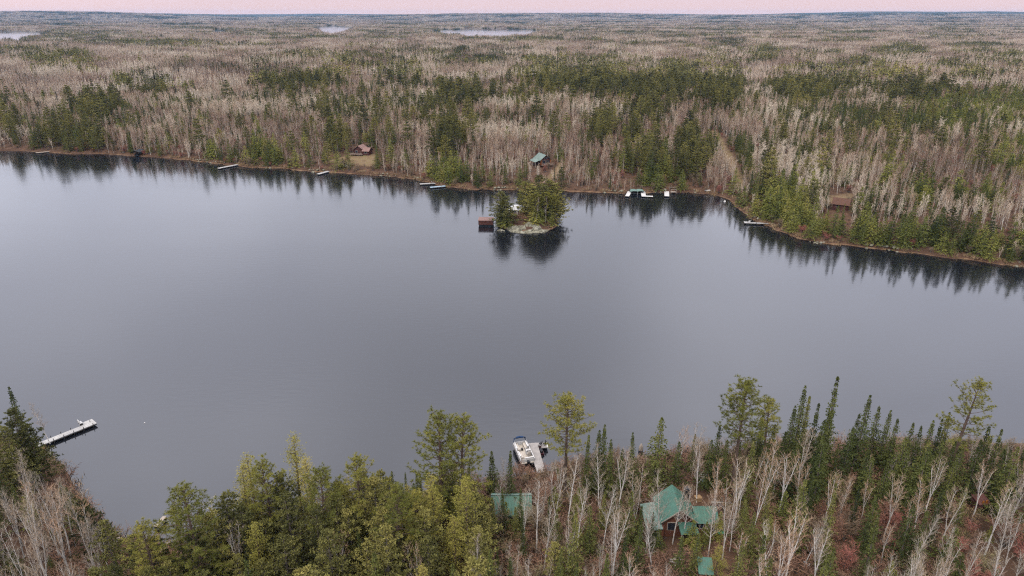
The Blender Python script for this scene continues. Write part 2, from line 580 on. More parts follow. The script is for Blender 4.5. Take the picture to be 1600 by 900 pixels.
# ------------------------------------------------------------------ tree prototypes (each: trunk mesh, crown mesh)
def bare_proto(seed, H, r0, forks, dens, twl, bark, twig, spread=1.0, lowest=.3, tw=.023):
    g = random.Random(seed)
    T, C = MB(), MB()

    def line(p, d, L, bend, n, up=.25):
        pts = [Vector(p)]
        d = Vector(d).normalized()
        for i in range(n):
            d = (d + Vector((g.uniform(-bend, bend), g.uniform(-bend, bend), g.uniform(-bend * .3, bend * .3) + up * .12))).normalized()
            pts.append(pts[-1] + d * (L / n))
        return pts

    def at(pts, t):
        t = t * (len(pts) - 1)
        i = min(int(t), len(pts) - 2)
        return pts[i].lerp(pts[i + 1], t - i), (pts[i + 1] - pts[i]).normalized()

    leaders = []
    f0 = g.uniform(.18, .42) if forks > 1 else 1
    base = line((0, 0, 0), (g.uniform(-.07, .07), g.uniform(-.07, .07), 1), H * f0 if forks > 1 else H, .05, 7)
    if forks == 1:
        T.tube(base, [r0 * (1 - .88 * i / 7) for i in range(8)], 5)
        leaders.append((base, H, r0))
    else:
        T.tube(base, [r0 * (1 - .3 * i / 7) for i in range(8)], 5)
        a0 = g.uniform(0, 6.28)
        for k in range(forks):
            a = a0 + 6.28 * k / forks + g.uniform(-.4, .4)
            tilt = g.uniform(.08, .24)
            L = H * (1 - f0) * g.uniform(.8, 1.05)
            pts = line(base[-1], (math.cos(a) * tilt, math.sin(a) * tilt, 1), L, .07, 7)
            T.tube(pts, [r0 * .66 * (1 - .88 * i / 7) for i in range(8)], 4)
            leaders.append((pts, L, r0 * .66))
    for pts, L, r in leaders:
        nb = int(L * dens)
        t0 = lowest if forks == 1 else .12
        for k in range(nb):
            t = t0 + (1 - t0) * (k + g.random()) / nb
            p, d = at(pts, min(t, .99))
            a = g.uniform(0, 6.28)
            inc = g.uniform(.30, .78)
            bl = (L * .30 * (1 - t) ** .7 + .5) * spread * g.uniform(.65, 1.15)
            bd = (math.cos(a) * math.sin(inc), math.sin(a) * math.sin(inc), math.cos(inc))
            bp_ = line(p, bd, bl, .16, 4, .6)
            rb = max(.015, r * .26 * (1 - t * .5))
            T.tube(bp_, [rb, rb * .8, rb * .6, rb * .4, rb * .2], 3)
            for q in range(int(2 + bl * 2.2)):
                p2, d2 = at(bp_, g.uniform(.25, 1))
                sd = (d2 + Vector((g.uniform(-.8, .8), g.uniform(-.8, .8), g.uniform(-.1, .6)))).normalized()
                sl = g.uniform(.4, .9) * twl
                e = p2 + sd * sl
                C.blade(p2, e, tw * 1.3, g)
                for z in range(5):
                    tt = g.uniform(.15, 1)
                    p3 = p2.lerp(e, tt)
                    e3 = p3 + (sd + Vector((g.uniform(-.9, .9), g.uniform(-.9, .9), g.uniform(-.3, .7)))).normalized() * g.uniform(.25, .55) * twl
                    C.blade(p3, e3, tw, g)
    return T.mesh('trunk', [bark]), C.mesh('crown', [twig])


def spruce_proto(seed, H, R, mat, base=.05, ragged=.15, club=0.0):
    g = random.Random(seed)
    T, C = MB(), MB()
    T.tube([(0, 0, 0), (0, 0, H * .5), (0, 0, H * .98)], [.014 * H, .009 * H, .012], 5)
    nw = int(H * 3.0)
    for w in range(nw):
        t = (w + g.random() * .9) / nw
        z = H * (base + (1 - base) * t)
        prof = ((1 - t) ** 1.0 * R + .05) * g.uniform(.85, 1.1)
        if g.random() < ragged:
            prof *= g.uniform(.5, .85)
        nb = g.randint(5, 7)
        a0 = g.uniform(0, 6.28)
        for k in range(nb):
            a = a0 + 6.28 * k / nb + g.uniform(-.25, .25)
            l = prof * g.uniform(.5, 1.3)
            dr = g.uniform(-.35, -.05) if t < .75 else g.uniform(0, .5)
            d = Vector((math.cos(a), math.sin(a), dr)).normalized()
            side = Vector((-math.sin(a), math.cos(a), 0))
            ns = max(2, int(l / .24))
            for q in range(ns):
                f = (q + .6) / ns
                p = Vector((0, 0, z)) + d * l * f + Vector((0, 0, .12 * f * f * l))
                ll = .09 + .36 * (1 - .5 * f) * min(1, l)
                for sg in (-1, 1):
                    e = p + (d * .8 + side * sg * .8 + Vector((0, 0, g.uniform(-.5, .1)))).normalized() * ll * g.uniform(.8, 1.25)
                    C.leaf(p, e, .11, g)
                if q % 2 == 0:
                    C.leaf(p, p + Vector((d.x * .2, d.y * .2, -.30)), .14, g)
            C.leaf(Vector((0, 0, z)) + d * l * .75, Vector((0, 0, z)) + d * (l * 1.1 + .05), .09, g)
    for q in range(5):
        C.leaf((0, 0, H - .6), (g.uniform(-.04, .04), g.uniform(-.04, .04), H + .1), .07, g)
    return T.mesh('trunk', [M['grey_bark']]), C.mesh('crown', [mat])


def tuft(C, p, s, nb, g, up=.25, w=.06):
    for i in range(nb):
        d = Vector((g.gauss(0, 1), g.gauss(0, 1), g.gauss(up, .8))).normalized()
        C.blade(Vector(p) - d * .03, Vector(p) + d * s * g.uniform(.7, 1.15), w, g)


def red_pine_proto(seed, H, R, start=.42, lean=0.0, sparse=1.0, mat=None):
    g = random.Random(seed)
    T, C = MB(), MB()
    top = Vector((lean * H, 0, H))
    axis = [Vector((0, 0, 0)), top * .35 + Vector((g.uniform(-.15, .15), 0, 0)), top * .7 + Vector((g.uniform(-.2, .2), 0, 0)), top]
    T.tube(axis, [.019 * H, .014 * H, .009 * H, .03], 6)

    def ax(t):
        t *= 3
        i = min(int(t), 2)
        return axis[i].lerp(axis[i + 1], t - i)
    nl = int(62 * sparse)
    for k in range(nl):
        t = start + (1 - start) * (k + g.random()) / nl
        u = (t - start) / (1 - start)
        prof = R * (math.sin(math.pi * min(1, .16 + .84 * u) ** .9) ** .62 if u < .97 else .3)
        prof *= g.uniform(.45, 1.2)
        a = k * 2.4 + g.uniform(-.5, .5)
        p = ax(t)
        d = Vector((math.cos(a), math.sin(a), .05 + .8 * u * u))
        n = 4
        pts = [p]
        for i in range(n):
            d = (d + Vector((g.uniform(-.2, .2), g.uniform(-.2, .2), .10))).normalized()
            pts.append(pts[-1] + d * prof / n)
        T.tube(pts, [.055, .045, .035, .025, .012], 3)
        nt_ = int(3 + prof * 3.3)
        for q in range(nt_):
            f = g.uniform(.35, 1.0)
            i = min(int(f * n), n - 1)
            c = pts[i].lerp(pts[i + 1], f * n - i)
            off = Vector((g.gauss(0, 1), g.gauss(0, 1), g.gauss(.2, .6))).normalized() * g.uniform(.1, .65)
            e = c + off
            C.blade(c, e, .03, g)
            tuft(C, e, .36, 15, g)
        tuft(C, pts[-1], .42, 18, g)
    for q in range(6):
        tuft(C, top + Vector((g.uniform(-.4, .4), g.uniform(-.4, .4), g.uniform(-.6, .2))), .4, 16, g)
    return T.mesh('trunk', [M['dark_bark']]), C.mesh('crown', [mat or M['pine']])


def white_pine_proto(seed, H, R, start=.15, mat=None, bl=.36, dens=1.0):
    g = random.Random(seed)
    T, C = MB(), MB()
    T.tube([(0, 0, 0), (g.uniform(-.1, .1), 0, H * .5), (0, 0, H)], [.017 * H, .010 * H, .02], 5)
    nw = int(H * 1.0)
    for w in range(nw):
        t = (w + g.random() * .5) / nw
        z = H * (start + (1 - start) * t)
        prof = R * (1 - t ** 1.5) ** .75 * min(1, .55 + t * 2.2) + .25
        nb = g.randint(5, 7)
        a0 = g.uniform(0, 6.28)
        for k in range(nb):
            a = a0 + 6.28 * k / nb + g.uniform(-.3, .3)
            l = prof * g.uniform(.6, 1.15)
            d = Vector((math.cos(a), math.sin(a), g.uniform(-.05, .3) + .5 * t)).normalized()
            side = Vector((-math.sin(a), math.cos(a), 0))
            T.tube([(0, 0, z), Vector((0, 0, z)) + d * l], [.035, .01], 3)
            for q in range(int((3 + l * 3.2) * dens)):
                f = g.uniform(.22, 1.02)
                p = Vector((0, 0, z)) + d * l * f + side * g.uniform(-.5, .5) * l * .34 + Vector((0, 0, g.uniform(-.04, .16)))
                for i in range(8):
                    dd = (d * .5 + Vector((g.gauss(0, .7), g.gauss(0, .7), g.gauss(.35, .45)))).normalized()
                    C.leaf(p, p + dd * bl * g.uniform(.7, 1.25), .13, g)
    tuft(C, (0, 0, H - .1), .5, 18, g, .8)
    return T.mesh('trunk', [M['grey_bark']]), C.mesh('crown', [mat or M['white_pine']])


def larch_proto(seed, H, R):
    g = random.Random(seed)
    T, C = MB(), MB()
    T.tube([(0, 0, 0), (g.uniform(-.2, .2), 0, H * .5), (0, 0, H)], [.016 * H, .010 * H, .015], 5)
    nw = int(H * 3.0)
    for w in range(nw):
        t = (w + g.random()) / nw
        z = H * (.22 + .78 * t)
        prof = R * (1 - t) ** .7 * g.uniform(.5, 1.1) + .3
        for k in range(2):
            a = g.uniform(0, 6.28)
            d = Vector((math.cos(a), math.sin(a), g.uniform(.0, .55))).normalized()
            pts = [Vector((0, 0, z))]
            for i in range(3):
                d = (d + Vector((g.uniform(-.2, .2), g.uniform(-.2, .2), .12))).normalized()
                pts.append(pts[-1] + d * prof / 3)
            T.tube(pts, [.03, .022, .014, .006], 3)
            for q in range(int(5 + prof * 6)):
                f = g.uniform(.15, 1) * 3
                i = min(int(f), 2)
                c = pts[i].lerp(pts[i + 1], f - i)
                e = c + Vector((g.gauss(0, .3), g.gauss(0, .3), g.gauss(.05, .25)))
                C.blade(c, e, .02, g)
                tuft(C, e, .22, 6, g, .1, .05)
    return T.mesh('trunk', [M['dark_bark']]), C.mesh('crown', [M['larch']])


def bush_proto(seed, H, R, twig, stems=9, tw=.03, n3=5):
    g = random.Random(seed)
    T, C = MB(), MB()
    for k in range(stems):
        a = g.uniform(0, 6.28)
        d = Vector((math.cos(a) * R / H * g.uniform(.2, .9), math.sin(a) * R / H * g.uniform(.2, .9), 1)).normalized()
        pts = [Vector((g.uniform(-.2, .2), g.uniform(-.2, .2), 0))]
        L = H * g.uniform(.7, 1.05)
        for i in range(4):
            d = (d + Vector((g.uniform(-.15, .15), g.uniform(-.15, .15), .03))).normalized()
            pts.append(pts[-1] + d * L / 4)
        T.tube(pts, [.05, .04, .03, .02, .008], 3)
        for q in range(int(L * 7)):
            f = g.uniform(.25, 1) * 4
            i = min(int(f), 3)
            p = pts[i].lerp(pts[i + 1], f - i)
            sd = Vector((g.gauss(0, .7), g.gauss(0, .7), g.uniform(.1, 1))).normalized()
            e = p + sd * g.uniform(.4, 1.0)
            C.blade(p, e, tw, g)
            for z in range(n3):
                p3 = p.lerp(e, g.uniform(.2, 1))
                C.blade(p3, p3 + (sd + Vector((g.gauss(0, .7), g.gauss(0, .7), g.gauss(0, .5)))).normalized() * g.uniform(.2, .45), tw, g)
    return T.mesh('trunk', [M['grey_bark']]), C.mesh('crown', [twig])


def snag_proto(seed, H):
    g = random.Random(seed)
    T = MB()
    pts = [Vector((0, 0, 0))]
    d = Vector((.05, 0, 1))
    for i in range(6):
        d = (d + Vector((g.uniform(-.12, .12), g.uniform(-.12, .12), 0))).normalized()
        pts.append(pts[-1] + d * H / 6)
    T.tube(pts, [.15, .13, .11, .09, .07, .045, .015], 5)
    C = MB()
    for k in range(24):
        t = g.uniform(.25, .98) * 6
        i = min(int(t), 5)
        p = pts[i].lerp(pts[i + 1], t - i)
        a = g.uniform(0, 6.28)
        dd = Vector((math.cos(a), math.sin(a), g.uniform(-.1, .6))).normalized()
        q = [p]
        for s in range(4):
            dd = (dd + Vector((g.uniform(-.4, .4), g.uniform(-.4, .4), g.uniform(-.35, .3)))).normalized()
            q.append(q[-1] + dd * g.uniform(.25, .5))
        C.tube(q, [.05, .045, .035, .025, .01], 3)
        for z in range(4):
            s = q[g.randint(1, 4)]
            C.blade(s, s + Vector((g.gauss(0, .5), g.gauss(0, .5), g.gauss(0, .4))), .04, g)
    return T.mesh('trunk', [M['snag']]), C.mesh('branches', [M['snag']])


PROTO = {}
PROTO['birch_tree'] = [bare_proto(100 + i, H, .11, fk, dn, tl, M['birch_bark'], M['birch_twig'], sp)
                       for i, (H, fk, dn, tl, sp) in enumerate([(12, 1, 3.0, .95, .85), (11, 2, 2.8, .9, .85), (13, 2, 2.6, .9, .8),
                                                                (10, 3, 2.6, .9, .9), (12, 1, 3.4, .95, .65), (11, 3, 2.4, 1.0, .85), (13, 1, 2.8, .85, .95)])]
BIRCH_LOOK = ['single-stemmed', 'forked', 'forked', 'three-stemmed', 'slim', 'three-stemmed', 'tall single-stemmed']
PROTO['aspen_tree'] = [bare_proto(200 + i, H, .13, fk, 2.2, 1.1, M['aspen_bark'], M['aspen_twig'], sp, .22, .036)
                       for i, (H, fk, sp) in enumerate([(13, 1, .85), (12, 2, .9), (14, 1, .75), (11, 2, 1.1), (13, 3, .8)])]
PROTO['spruce_tree'] = [spruce_proto(300 + i, H, R, M['spruce'], b_, rg, cl)
                        for i, (H, R, b_, rg, cl) in enumerate([(10, 2.0, .05, .22, 0), (11, 1.75, .08, .3, .10), (9, 2.4, .03, .15, 0),
                                                                (12, 1.35, .15, .5, .16), (8, 1.6, .04, .2, 0)])]
PROTO['fir_tree'] = [spruce_proto(330 + i, H, R, M['fir_young'], .03, .1, 0) for i, (H, R) in enumerate([(7, 2.7), (5, 2.1), (8, 2.9)])]
PROTO['red_pine'] = [red_pine_proto(400, 18, 4.1, .46, 0, 1.3), red_pine_proto(401, 19, 3.9, .36, 0, 1.2), red_pine_proto(402, 18, 4.4, .26, 0, 1.35),
                     red_pine_proto(403, 16, 3.2, .5, 0, .8), red_pine_proto(404, 19, 4.2, .42, .05, .85)]
PROTO['white_pine'] = [white_pine_proto(500, 15, 4.0), white_pine_proto(501, 13, 3.9), white_pine_proto(502, 17, 4.2, .22), white_pine_proto(503, 11, 3.5, .06)]
PROTO['larch_tree'] = [larch_proto(600, 15, 3.3), larch_proto(601, 13, 3.6), larch_proto(602, 17, 2.8)]
PROTO['maple_bush'] = [bush_proto(700 + i, H, R, M['maple_twig'], 12, .034, 6) for i, (H, R) in enumerate([(4.5, 2.2), (3.6, 1.9), (5.2, 2.1), (3.0, 1.8)])]
PROTO['alder_bush'] = [bush_proto(750 + i, H, R, M['alder_twig'], 12, .034, 6) for i, (H, R) in enumerate([(4.2, 2.2), (3.4, 1.9), (5.0, 2.2), (2.8, 1.7)])]
PROTO['dead_tree'] = [snag_proto(800, 9), snag_proto(801, 7)]
CROWN_PART = {'dead_tree': 'branches'}

REG = []      # every individual tree: dict


def add_tree(kind, x, y, sc=1.0, var=None, rz=None, lean=None, zone='near', z=None, wide=1.0):
    pr = PROTO[kind]
    var = rnd.randrange(len(pr)) if var is None else var
    if z is None:
        z = hgt(x, y)
    o = bpy.data.objects.new(kind, None)
    o.empty_display_size = .3
    COL.objects.link(o)
    o.location = (x, y, z - .05)
    o.rotation_euler = (lean[0] if lean else rnd.uniform(-.03, .03), lean[1] if lean else rnd.uniform(-.03, .03), rnd.uniform(0, 6.28) if rz is None else rz)
    sx = sc * rnd.uniform(.93, 1.07)
    o.scale = (sx * wide, sx * wide, sc)
    for nm, me_ in zip(('trunk', CROWN_PART.get(kind, 'crown')), pr[var]):
        c = bpy.data.objects.new(nm, me_)
        COL.objects.link(c)
        c.parent = o
    REG.append(dict(o=o, kind=kind, var=var, sc=sc, x=x, y=y, z=z, zone=zone))
    return o


def tree_top(kind, px, py, H, var=None, rz=None, lean=None, sink=0):
    """an individual whose top shows at this point of the photograph and whose height is H"""
    pr = PROTO[kind]
    var = rnd.randrange(len(pr)) if var is None else var
    zs = [v.co.z for v in pr[var][0].vertices]
    h0 = max(zs)
    z = 3.0
    for _ in range(6):
        x, y = unproj(px, py, z + H)
        z = hgt(x, y)
        if z < .3:
            z = .5
    return add_tree(kind, x, y, H / h0, var, rz, lean, 'near', z)

# ------------------------------------------------------------------ docks
def dock(name, label, a, b, width, mat, deck_z=.55, group=None, posts=0, skirt=True, end=None, thick=.14, cat='dock'):
    ax_, ay_ = a; bx_, by_ = b
    L = math.hypot(bx_ - ax_, by_ - ay_)
    rz = math.atan2(by_ - ay_, bx_ - ax_)
    t = thing(name, label, cat, (ax_, ay_, 0), rz, group)
    d = MB(); d.box((L / 2, 0, deck_z), (L, width, thick)); d.obj('deck', mat, t)
    if skirt:
        s = MB()
        for sg in (-1, 1):
            s.box((L / 2, sg * (width / 2 - .05), deck_z - .16), (L - .1, .07, .18))
        s.obj('beam', M['post'], t)
    if end:
        x0, x1, y0, y1 = end
        d = MB(); d.box(((x0 + x1) / 2, (y0 + y1) / 2, deck_z - .004), (x1 - x0, y1 - y0, thick)); d.obj('platform', mat, t)
        s = MB(); s.box(((x0 + x1) / 2, (y0 + y1) / 2, deck_z - .2), (x1 - x0 - .1, y1 - y0 - .1, .22)); s.obj('platform_beam', M['post'], t)
    for k in range(posts):
        x = L * (k + .6) / posts
        for sg in (-1, 1):
            p = MB(); p.tube([(x, sg * (width / 2 + .06), -1.2), (x, sg * (width / 2 + .06), deck_z + .45)], [.055, .055], 6, cap=True)
            p.obj('post', M['post'], t)
    return t, L, rz


def loc_of(t, x, y, z=0):
    rz = t.rotation_euler[2]
    return (t.location[0] + x * math.cos(rz) - y * math.sin(rz), t.location[1] + x * math.sin(rz) + y * math.cos(rz), t.location[2] + z)


# the long dock from the left shore
dk, L, rz = dock('boat_dock', 'long pale dock with a wider end, running out from the wooded point', unproj(56, 696, .6), unproj(149, 659, .6), 1.3, M['deck_white'], .5, posts=6, end=None)
d = MB(); d.box((L - 1.15, 1.15, .497), (2.3, 1.0, .14)); d.obj('platform', M['deck_white'], dk)
s = MB(); s.box((L - 1.15, 1.15, .36), (2.2, .9, .14)); s.obj('platform_beam', M['post'], dk)
bl = loc_of(dk, L - 2.1, 1.2, .57)
bn = thing('dock_bench', 'small white high-backed bench on the platform of the long dock', 'bench', bl, rz)
q = MB(); q.box((0, 0, .42), (.5, .95, .08)); q.obj('seat', M['white'], bn)
q = MB(); q.box((-.24, 0, .68), (.07, .95, .6)); q.obj('backrest', M['white'], bn)
for sy in (-1, 1):
    q = MB(); q.box((0, sy * .44, .19), (.46, .06, .38)); q.obj('leg', M['dark_metal'], bn)
q = MB(); q.box((.15, 0, 0), (2.6 - 2.3 + .5, .95, .12)); 

# main dock with the pontoon boat
A0, B0 = unproj(847, 744, .6), unproj(833, 692.5, .6)
dk2, L, rz = dock('boat_dock', 'grey weathered T-shaped dock beside the moored pontoon boat', A0, B0, 1.5, M['deck_grey'], .6, posts=3)
d = MB(); d.box((L - .85, -1.5, .597), (1.6, 1.5, .14)); d.obj('platform', M['deck_grey'], dk2)
d = MB(); d.box((L - .80, 1.1, .597), (1.5, .7, .14)); d.obj('platform', M['deck_grey'], dk2)
q = MB(); q.box((L - .85, -2.36, .585), (1.55, .22, .22)); q.obj('bumper', M['white'], dk2)
for k, (xx, yy, r_) in enumerate(((L - .9, -1.2, 2.6), (L - 1.0, -1.9, 3.4))):
    c = thing('dock_chair', ('dark folding chair on the T-shaped dock, beside its trunk walkway', 'dark folding chair at the outer corner of the T-shaped dock')[k], 'chair', loc_of(dk2, xx, yy, .67), rz + r_, 'chairs on the T-shaped dock')
    q = MB(); q.box((0, 0, .38), (.5, .5, .05)); q.obj('seat', M['black'], c)
    q = MB(); q.box((0, .26, .66), (.5, .05, .52)); q.obj('backrest', M['black'], c)
    for sx in (-1, 1):
        q = MB(); q.tube([(sx * .23, -.25, 0), (sx * .23, .27, .6)], [.02, .02], 5); q.tube([(sx * .23, .27, 0), (sx * .23, -.22, .6)], [.02, .02], 5)
        q.obj('leg', M['dark_metal'], c)

# jet ski under the platform arm
jx, jy = unproj(844, 703, .3)
js = thing('jet_ski', 'dark maroon and black jet ski floating in the corner of the T-shaped dock', 'jet ski', (jx, jy, 0), rz + .12)
h_ = MB()
sec = [(-1.35, .42, .12), (-.9, .50, .10), (.3, .50, .10), (.95, .34, .2), (1.4, .05, .42)]
vs = []
for x, w, k in sec:
    vs += [(x, -w * .55, -.12), (x, -w, k + .12), (x, -w * .8, .42), (x, w * .8, .42), (x, w, k + .12), (x, w * .55, -.12)]
fs = []
for i in range(len(sec) - 1):
    for j in range(6):
        a_, b_ = i * 6 + j, i * 6 + (j + 1) % 6
        fs.append((a_, b_, b_ + 6, a_ + 6))
fs += [(0, 1, 2, 3, 4, 5), tuple(range(len(vs) - 1, len(vs) - 7, -1))]
h_.add(vs, fs); h_.obj('hull', M['maroon'], js)
q = MB(); q.slab([(-1.1, -.2, .75), (.1, -.17, .80), (.1, .17, .80), (-1.1, .2, .75)], .35); q.obj('seat', M['black'], js)
q = MB(); q.slab([(.15, -.22, .98), (.95, -.15, .55), (.95, .15, .55), (.15, .22, .98)], .25); q.obj('hood', M['maroon'], js)
q = MB(); q.tube([(.15, -.42, 1.05), (.2, 0, 1.0), (.15, .42, 1.05)], [.03, .03, .03], 6); q.obj('handlebar', M['black'], js)

# pontoon boat
bow = unproj(811.5, 693, .7); st = unproj(825, 723, .7)
L = math.hypot(bow[0] - st[0], bow[1] - st[1])
rzb = math.atan2(bow[1] - st[1], bow[0] - st[0])
pb = thing('pontoon_boat', 'white pontoon boat with cream seats and folded navy bimini, moored at the dock', 'boat', ((bow[0] + st[0]) / 2, (bow[1] + st[1]) / 2, 0), rzb)
W = 2.45
hl = L / 2
for sg in (-1, 1):
    q = MB(); q.tube([(-hl, sg * .85, .18), (-hl + .2, sg * .85, .18), (hl - .9, sg * .85, .18), (hl - .3, sg * .85, .3), (hl - .05, sg * .85, .45)], [.28, .34, .34, .24, .04], 10, cap=True)
    q.obj('pontoon', M['dark_metal'], pb, True)
q = MB(); q.box((0, 0, .60), (L, W, .10)); q.obj('deck', M['cream'], pb)
for sg in (-1, 1):
    q = MB(); q.box((-.05, sg * (W / 2 - .03), 1.0), (L - .5, .05, .7)); q.box((-.05, sg * (W / 2 - .03), 1.37), (L - .5, .09, .05)); q.obj('side_panel', M['white'], pb)
    q = MB(); q.box((-.05, sg * (W / 2 + .003), .82), (L - .7, .02, .16)); q.obj('stripe', M['dark_metal'], pb)
q = MB(); q.box((hl - .32, 0, 1.0), (.05, W - .12, .7)); q.obj('bow_panel', M['white'], pb)
q = MB(); q.box((-hl + .30, 0, .95), (.05, W - .12, .6)); q.obj('stern_panel', M['white'], pb)


def couch(x0, x1, y0, y1, bx):
    q = MB(); q.box(((x0 + x1) / 2, (y0 + y1) / 2, .87), (x1 - x0, y1 - y0, .44)); o = q.obj('seat', M['cream'], pb)
    q = MB()
    if bx == 'y+': q.box(((x0 + x1) / 2, y1 - .1, 1.26), (x1 - x0, .2, .34))
    if bx == 'y-': q.box(((x0 + x1) / 2, y0 + .1, 1.26), (x1 - x0, .2, .34))
    if bx == 'x-': q.box((x0 + .1, (y0 + y1) / 2, 1.26), (.2, y1 - y0, .34))
    b_ = q.obj('backrest', M['white'], o)


couch(.6, hl - .45, .45, 1.1, 'y+')
couch(.9, hl - .45, -1.1, -.45, 'y-')
couch(-hl + .4, -hl + 1.1, -1.1, .35, 'x-')
couch(-hl + 1.15, -.3, .5, 1.1, 'y+')
q = MB(); q.box((-.2, -.72, 1.05), (.75, .75, .9)); q.slab([(-.1, -1.05, 1.75), (.2, -1.05, 1.5), (.2, -.4, 1.5), (-.1, -.4, 1.75)], .02); q.obj('console', M['white'], pb)
q = MB(); q.tube([(-.62, -.72 + .2 * math.cos(a), 1.42 + .2 * math.sin(a)) for a in [i * math.pi / 5 for i in range(11)]], [.025] * 11, 5); q.obj('steering_wheel', M['black'], pb)
q = MB(); q.box((-.95, -.7, .92), (.5, .5, .5)); q.box((-1.17, -.7, 1.35), (.1, .5, .5)); q.obj('captain_chair', M['cream'], pb)
q = MB(); q.box((.9, .05, .86), (.35, .28, .42)); q.obj('cooler', M['black'], pb)
q = MB(); q.box((-1.6, 0, .75), (.4, .3, .2)); q.obj('gear_box', M['black'], pb)
q = MB(); q.tube([(hl - .45, sy * (W / 2 - .02), 1.35) if abs(sy) == 1 else (hl - .2 + .22 * (1 - sy * sy), sy * (W / 2 - .1), 1.95 + .12 * (1 - sy * sy)) for sy in (-1, -.85, -.5, 0, .5, .85, 1)], [.05, .15, .19, .20, .19, .15, .05], 8, cap=True); q.obj('bimini_canopy', M['navy'], pb, True)
for sg in (-1, 1):
    q = MB(); q.tube([(hl - 1.3, sg * (W / 2 - .05), 1.4), (hl - .3, sg * (W / 2 - .15), 1.9)], [.025, .025], 5); q.obj('bimini_frame', M['alu'], pb)
q = MB(); q.box((-hl - .28, 0, .95), (.5, .42, .55)); q.box((-hl - .3, 0, .4), (.22, .18, .8)); q.slab([(-hl - .52, -.2, 1.24), (-hl - .06, -.2, 1.30), (-hl - .06, .2, 1.30), (-hl - .52, .2, 1.24)], .06); q.obj('outboard_motor', M['black'], pb)
for sy in (-1, 1):
    q = MB(); q.box((-hl - .2, sy * .85, .55), (.5, .6, .06)); q.obj('swim_step', M['dark_metal'], pb)

# stored dock pieces at the head of the little bay
for k, (p, q_, lab) in enumerate((((164, 864), (190, 850), 'short pale landing ramp at the muddy head of the little bay'),
                                 ((246, 836), (262, 827), 'pale dock section lying on the slope between two red pines'),
                                 ((252, 866), (266, 857), 'pale dock section stored lowest on the bank among the pines'))):
    ax_, ay_, az_ = P3(*p); bx_, by_, bz_ = P3(*q_)
    L = math.hypot(bx_ - ax_, by_ - ay_)
    t = thing('dock_section', lab, 'dock section', (ax_, ay_, max(az_, bz_, .3) + .35), math.atan2(by_ - ay_, bx_ - ax_), 'dock sections on the bank')
    q = MB(); q.box((L / 2, 0, 0), (L, .6, .1)); q.obj('deck', M['trim'], t)
    for sx in (.1, .9):
        q = MB(); q.box((L * sx, 0, -.28), (.12, .8, .5)); q.obj('support', M['post'], t)

# ------------------------------------------------------------------ far docks and shore furniture
dock('boat_dock', 'thin pale dock lying along the bare sandy landing of the far shore', unproj(80, 236.5, .4), unproj(56, 239, .4), 1.6, M['trim'], .45, posts=0)
dock('boat_dock', 'white straight dock between the dark boat shelter and the big white pine', unproj(372, 257, .5), unproj(341, 263, .5), 1.9, M['deck_white'], .5, posts=2)
dock('boat_dock', 'white dock at the foot of the dirt path below the red cabin', unproj(520, 265.5, .5), unproj(497, 272, .5), 2.0, M['deck_white'], .5, posts=2)
dock('boat_dock', 'white upper dock of the parallel pair beside the round firs', unproj(690, 285.5, .5), unproj(656, 287.6, .5), 1.7, M['deck_white'], .5, posts=3)
dock('boat_dock', 'bluish lower dock of the parallel pair beside the round firs', unproj(696, 290.5, .5), unproj(672, 292.8, .5), 1.7, M['blue_dock'], .5, posts=2)
ax_, ay_ = unproj(675, 290, 0)
t = thing('mooring_post', 'dark mooring post standing between the parallel pair of docks', 'post', (ax_, ay_, 0))
q = MB(); q.tube([(0, 0, -1), (0, 0, 1.8)], [.13, .11], 7, cap=True); q.obj('pole', M['post'], t)
q = MB(); q.tube([(0, 0, 1.8), (0, 0, 1.95)], [.16, .10], 7, cap=True); q.obj('cap', M['white'], t)
dock('boat_dock', 'white dock on the near end side of the twin teal boat lifts', unproj(985, 297, .5), unproj(980, 306.5, .5), 1.7, M['white'], .5, posts=1)
dk3, L3, r3 = dock('boat_dock', 'white L-footed dock beyond the twin teal boat lifts', unproj(1004, 297, .5), unproj(1006, 307, .5), 1.9, M['white'], .5, posts=1)
d = MB(); d.box((L3 - .7, 2.4, .497), (1.5, 2.9, .14)); d.obj('platform', M['white'], dk3)
for k, (px, lab) in enumerate(((989.5, 'teal canopied boat lift beside the white straight dock'), (1000, 'teal canopied boat lift beside the white L-footed dock'))):
    x, y = unproj(px, 302, 0)
    t = thing('boat_lift', lab, 'boat lift', (x, y, 0), .0, 'teal boat lifts')
    q = MB()
    n = 8
    for i in range(n):
        a0 = math.pi * i / n; a1 = math.pi * (i + 1) / n
        y0_, y1_ = 2.0, -2.0
        p = [(-1.45 * math.cos(a0), y1_, 1.1 + .35 * math.sin(a0)), (-1.45 * math.cos(a1), y1_, 1.1 + .35 * math.sin(a1)), (-1.45 * math.cos(a1), y0_, 1.1 + .35 * math.sin(a1)), (-1.45 * math.cos(a0), y0_, 1.1 + .35 * math.sin(a0))]
        q.slab(p, -.04)
    for sg in (-1, 1):
        q.box((sg * 1.47, 0, .98), (.04, 4.0, .3))
    q.obj('canopy', M['teal_canvas'], t)
    for sx in (-1, 1):
        for sy in (-1, 1):
            q = MB(); q.tube([(sx * 1.4, sy * 2.4, -1), (sx * 1.4, sy * 2.4, 1.15)], [.05, .05], 6); q.obj('post', M['alu'], t)
    q = MB(); q.box((0, 0, .35), (2.6, 5.0, .18)); q.obj('cradle', M['dark_metal'], t)
dk4, L4, r4 = dock('boat_dock', 'short white dock with a pale pole frame, next after the boat lifts', unproj(1041.5, 297, .5), unproj(1042, 306.5, .5), 2.0, M['white'], .5, posts=1)
x, y = unproj(1051, 301, 0)
t = thing('lift_frame', 'open pale metal boat lift frame without a canopy beside the short dock', 'boat lift', (x, y, 0))
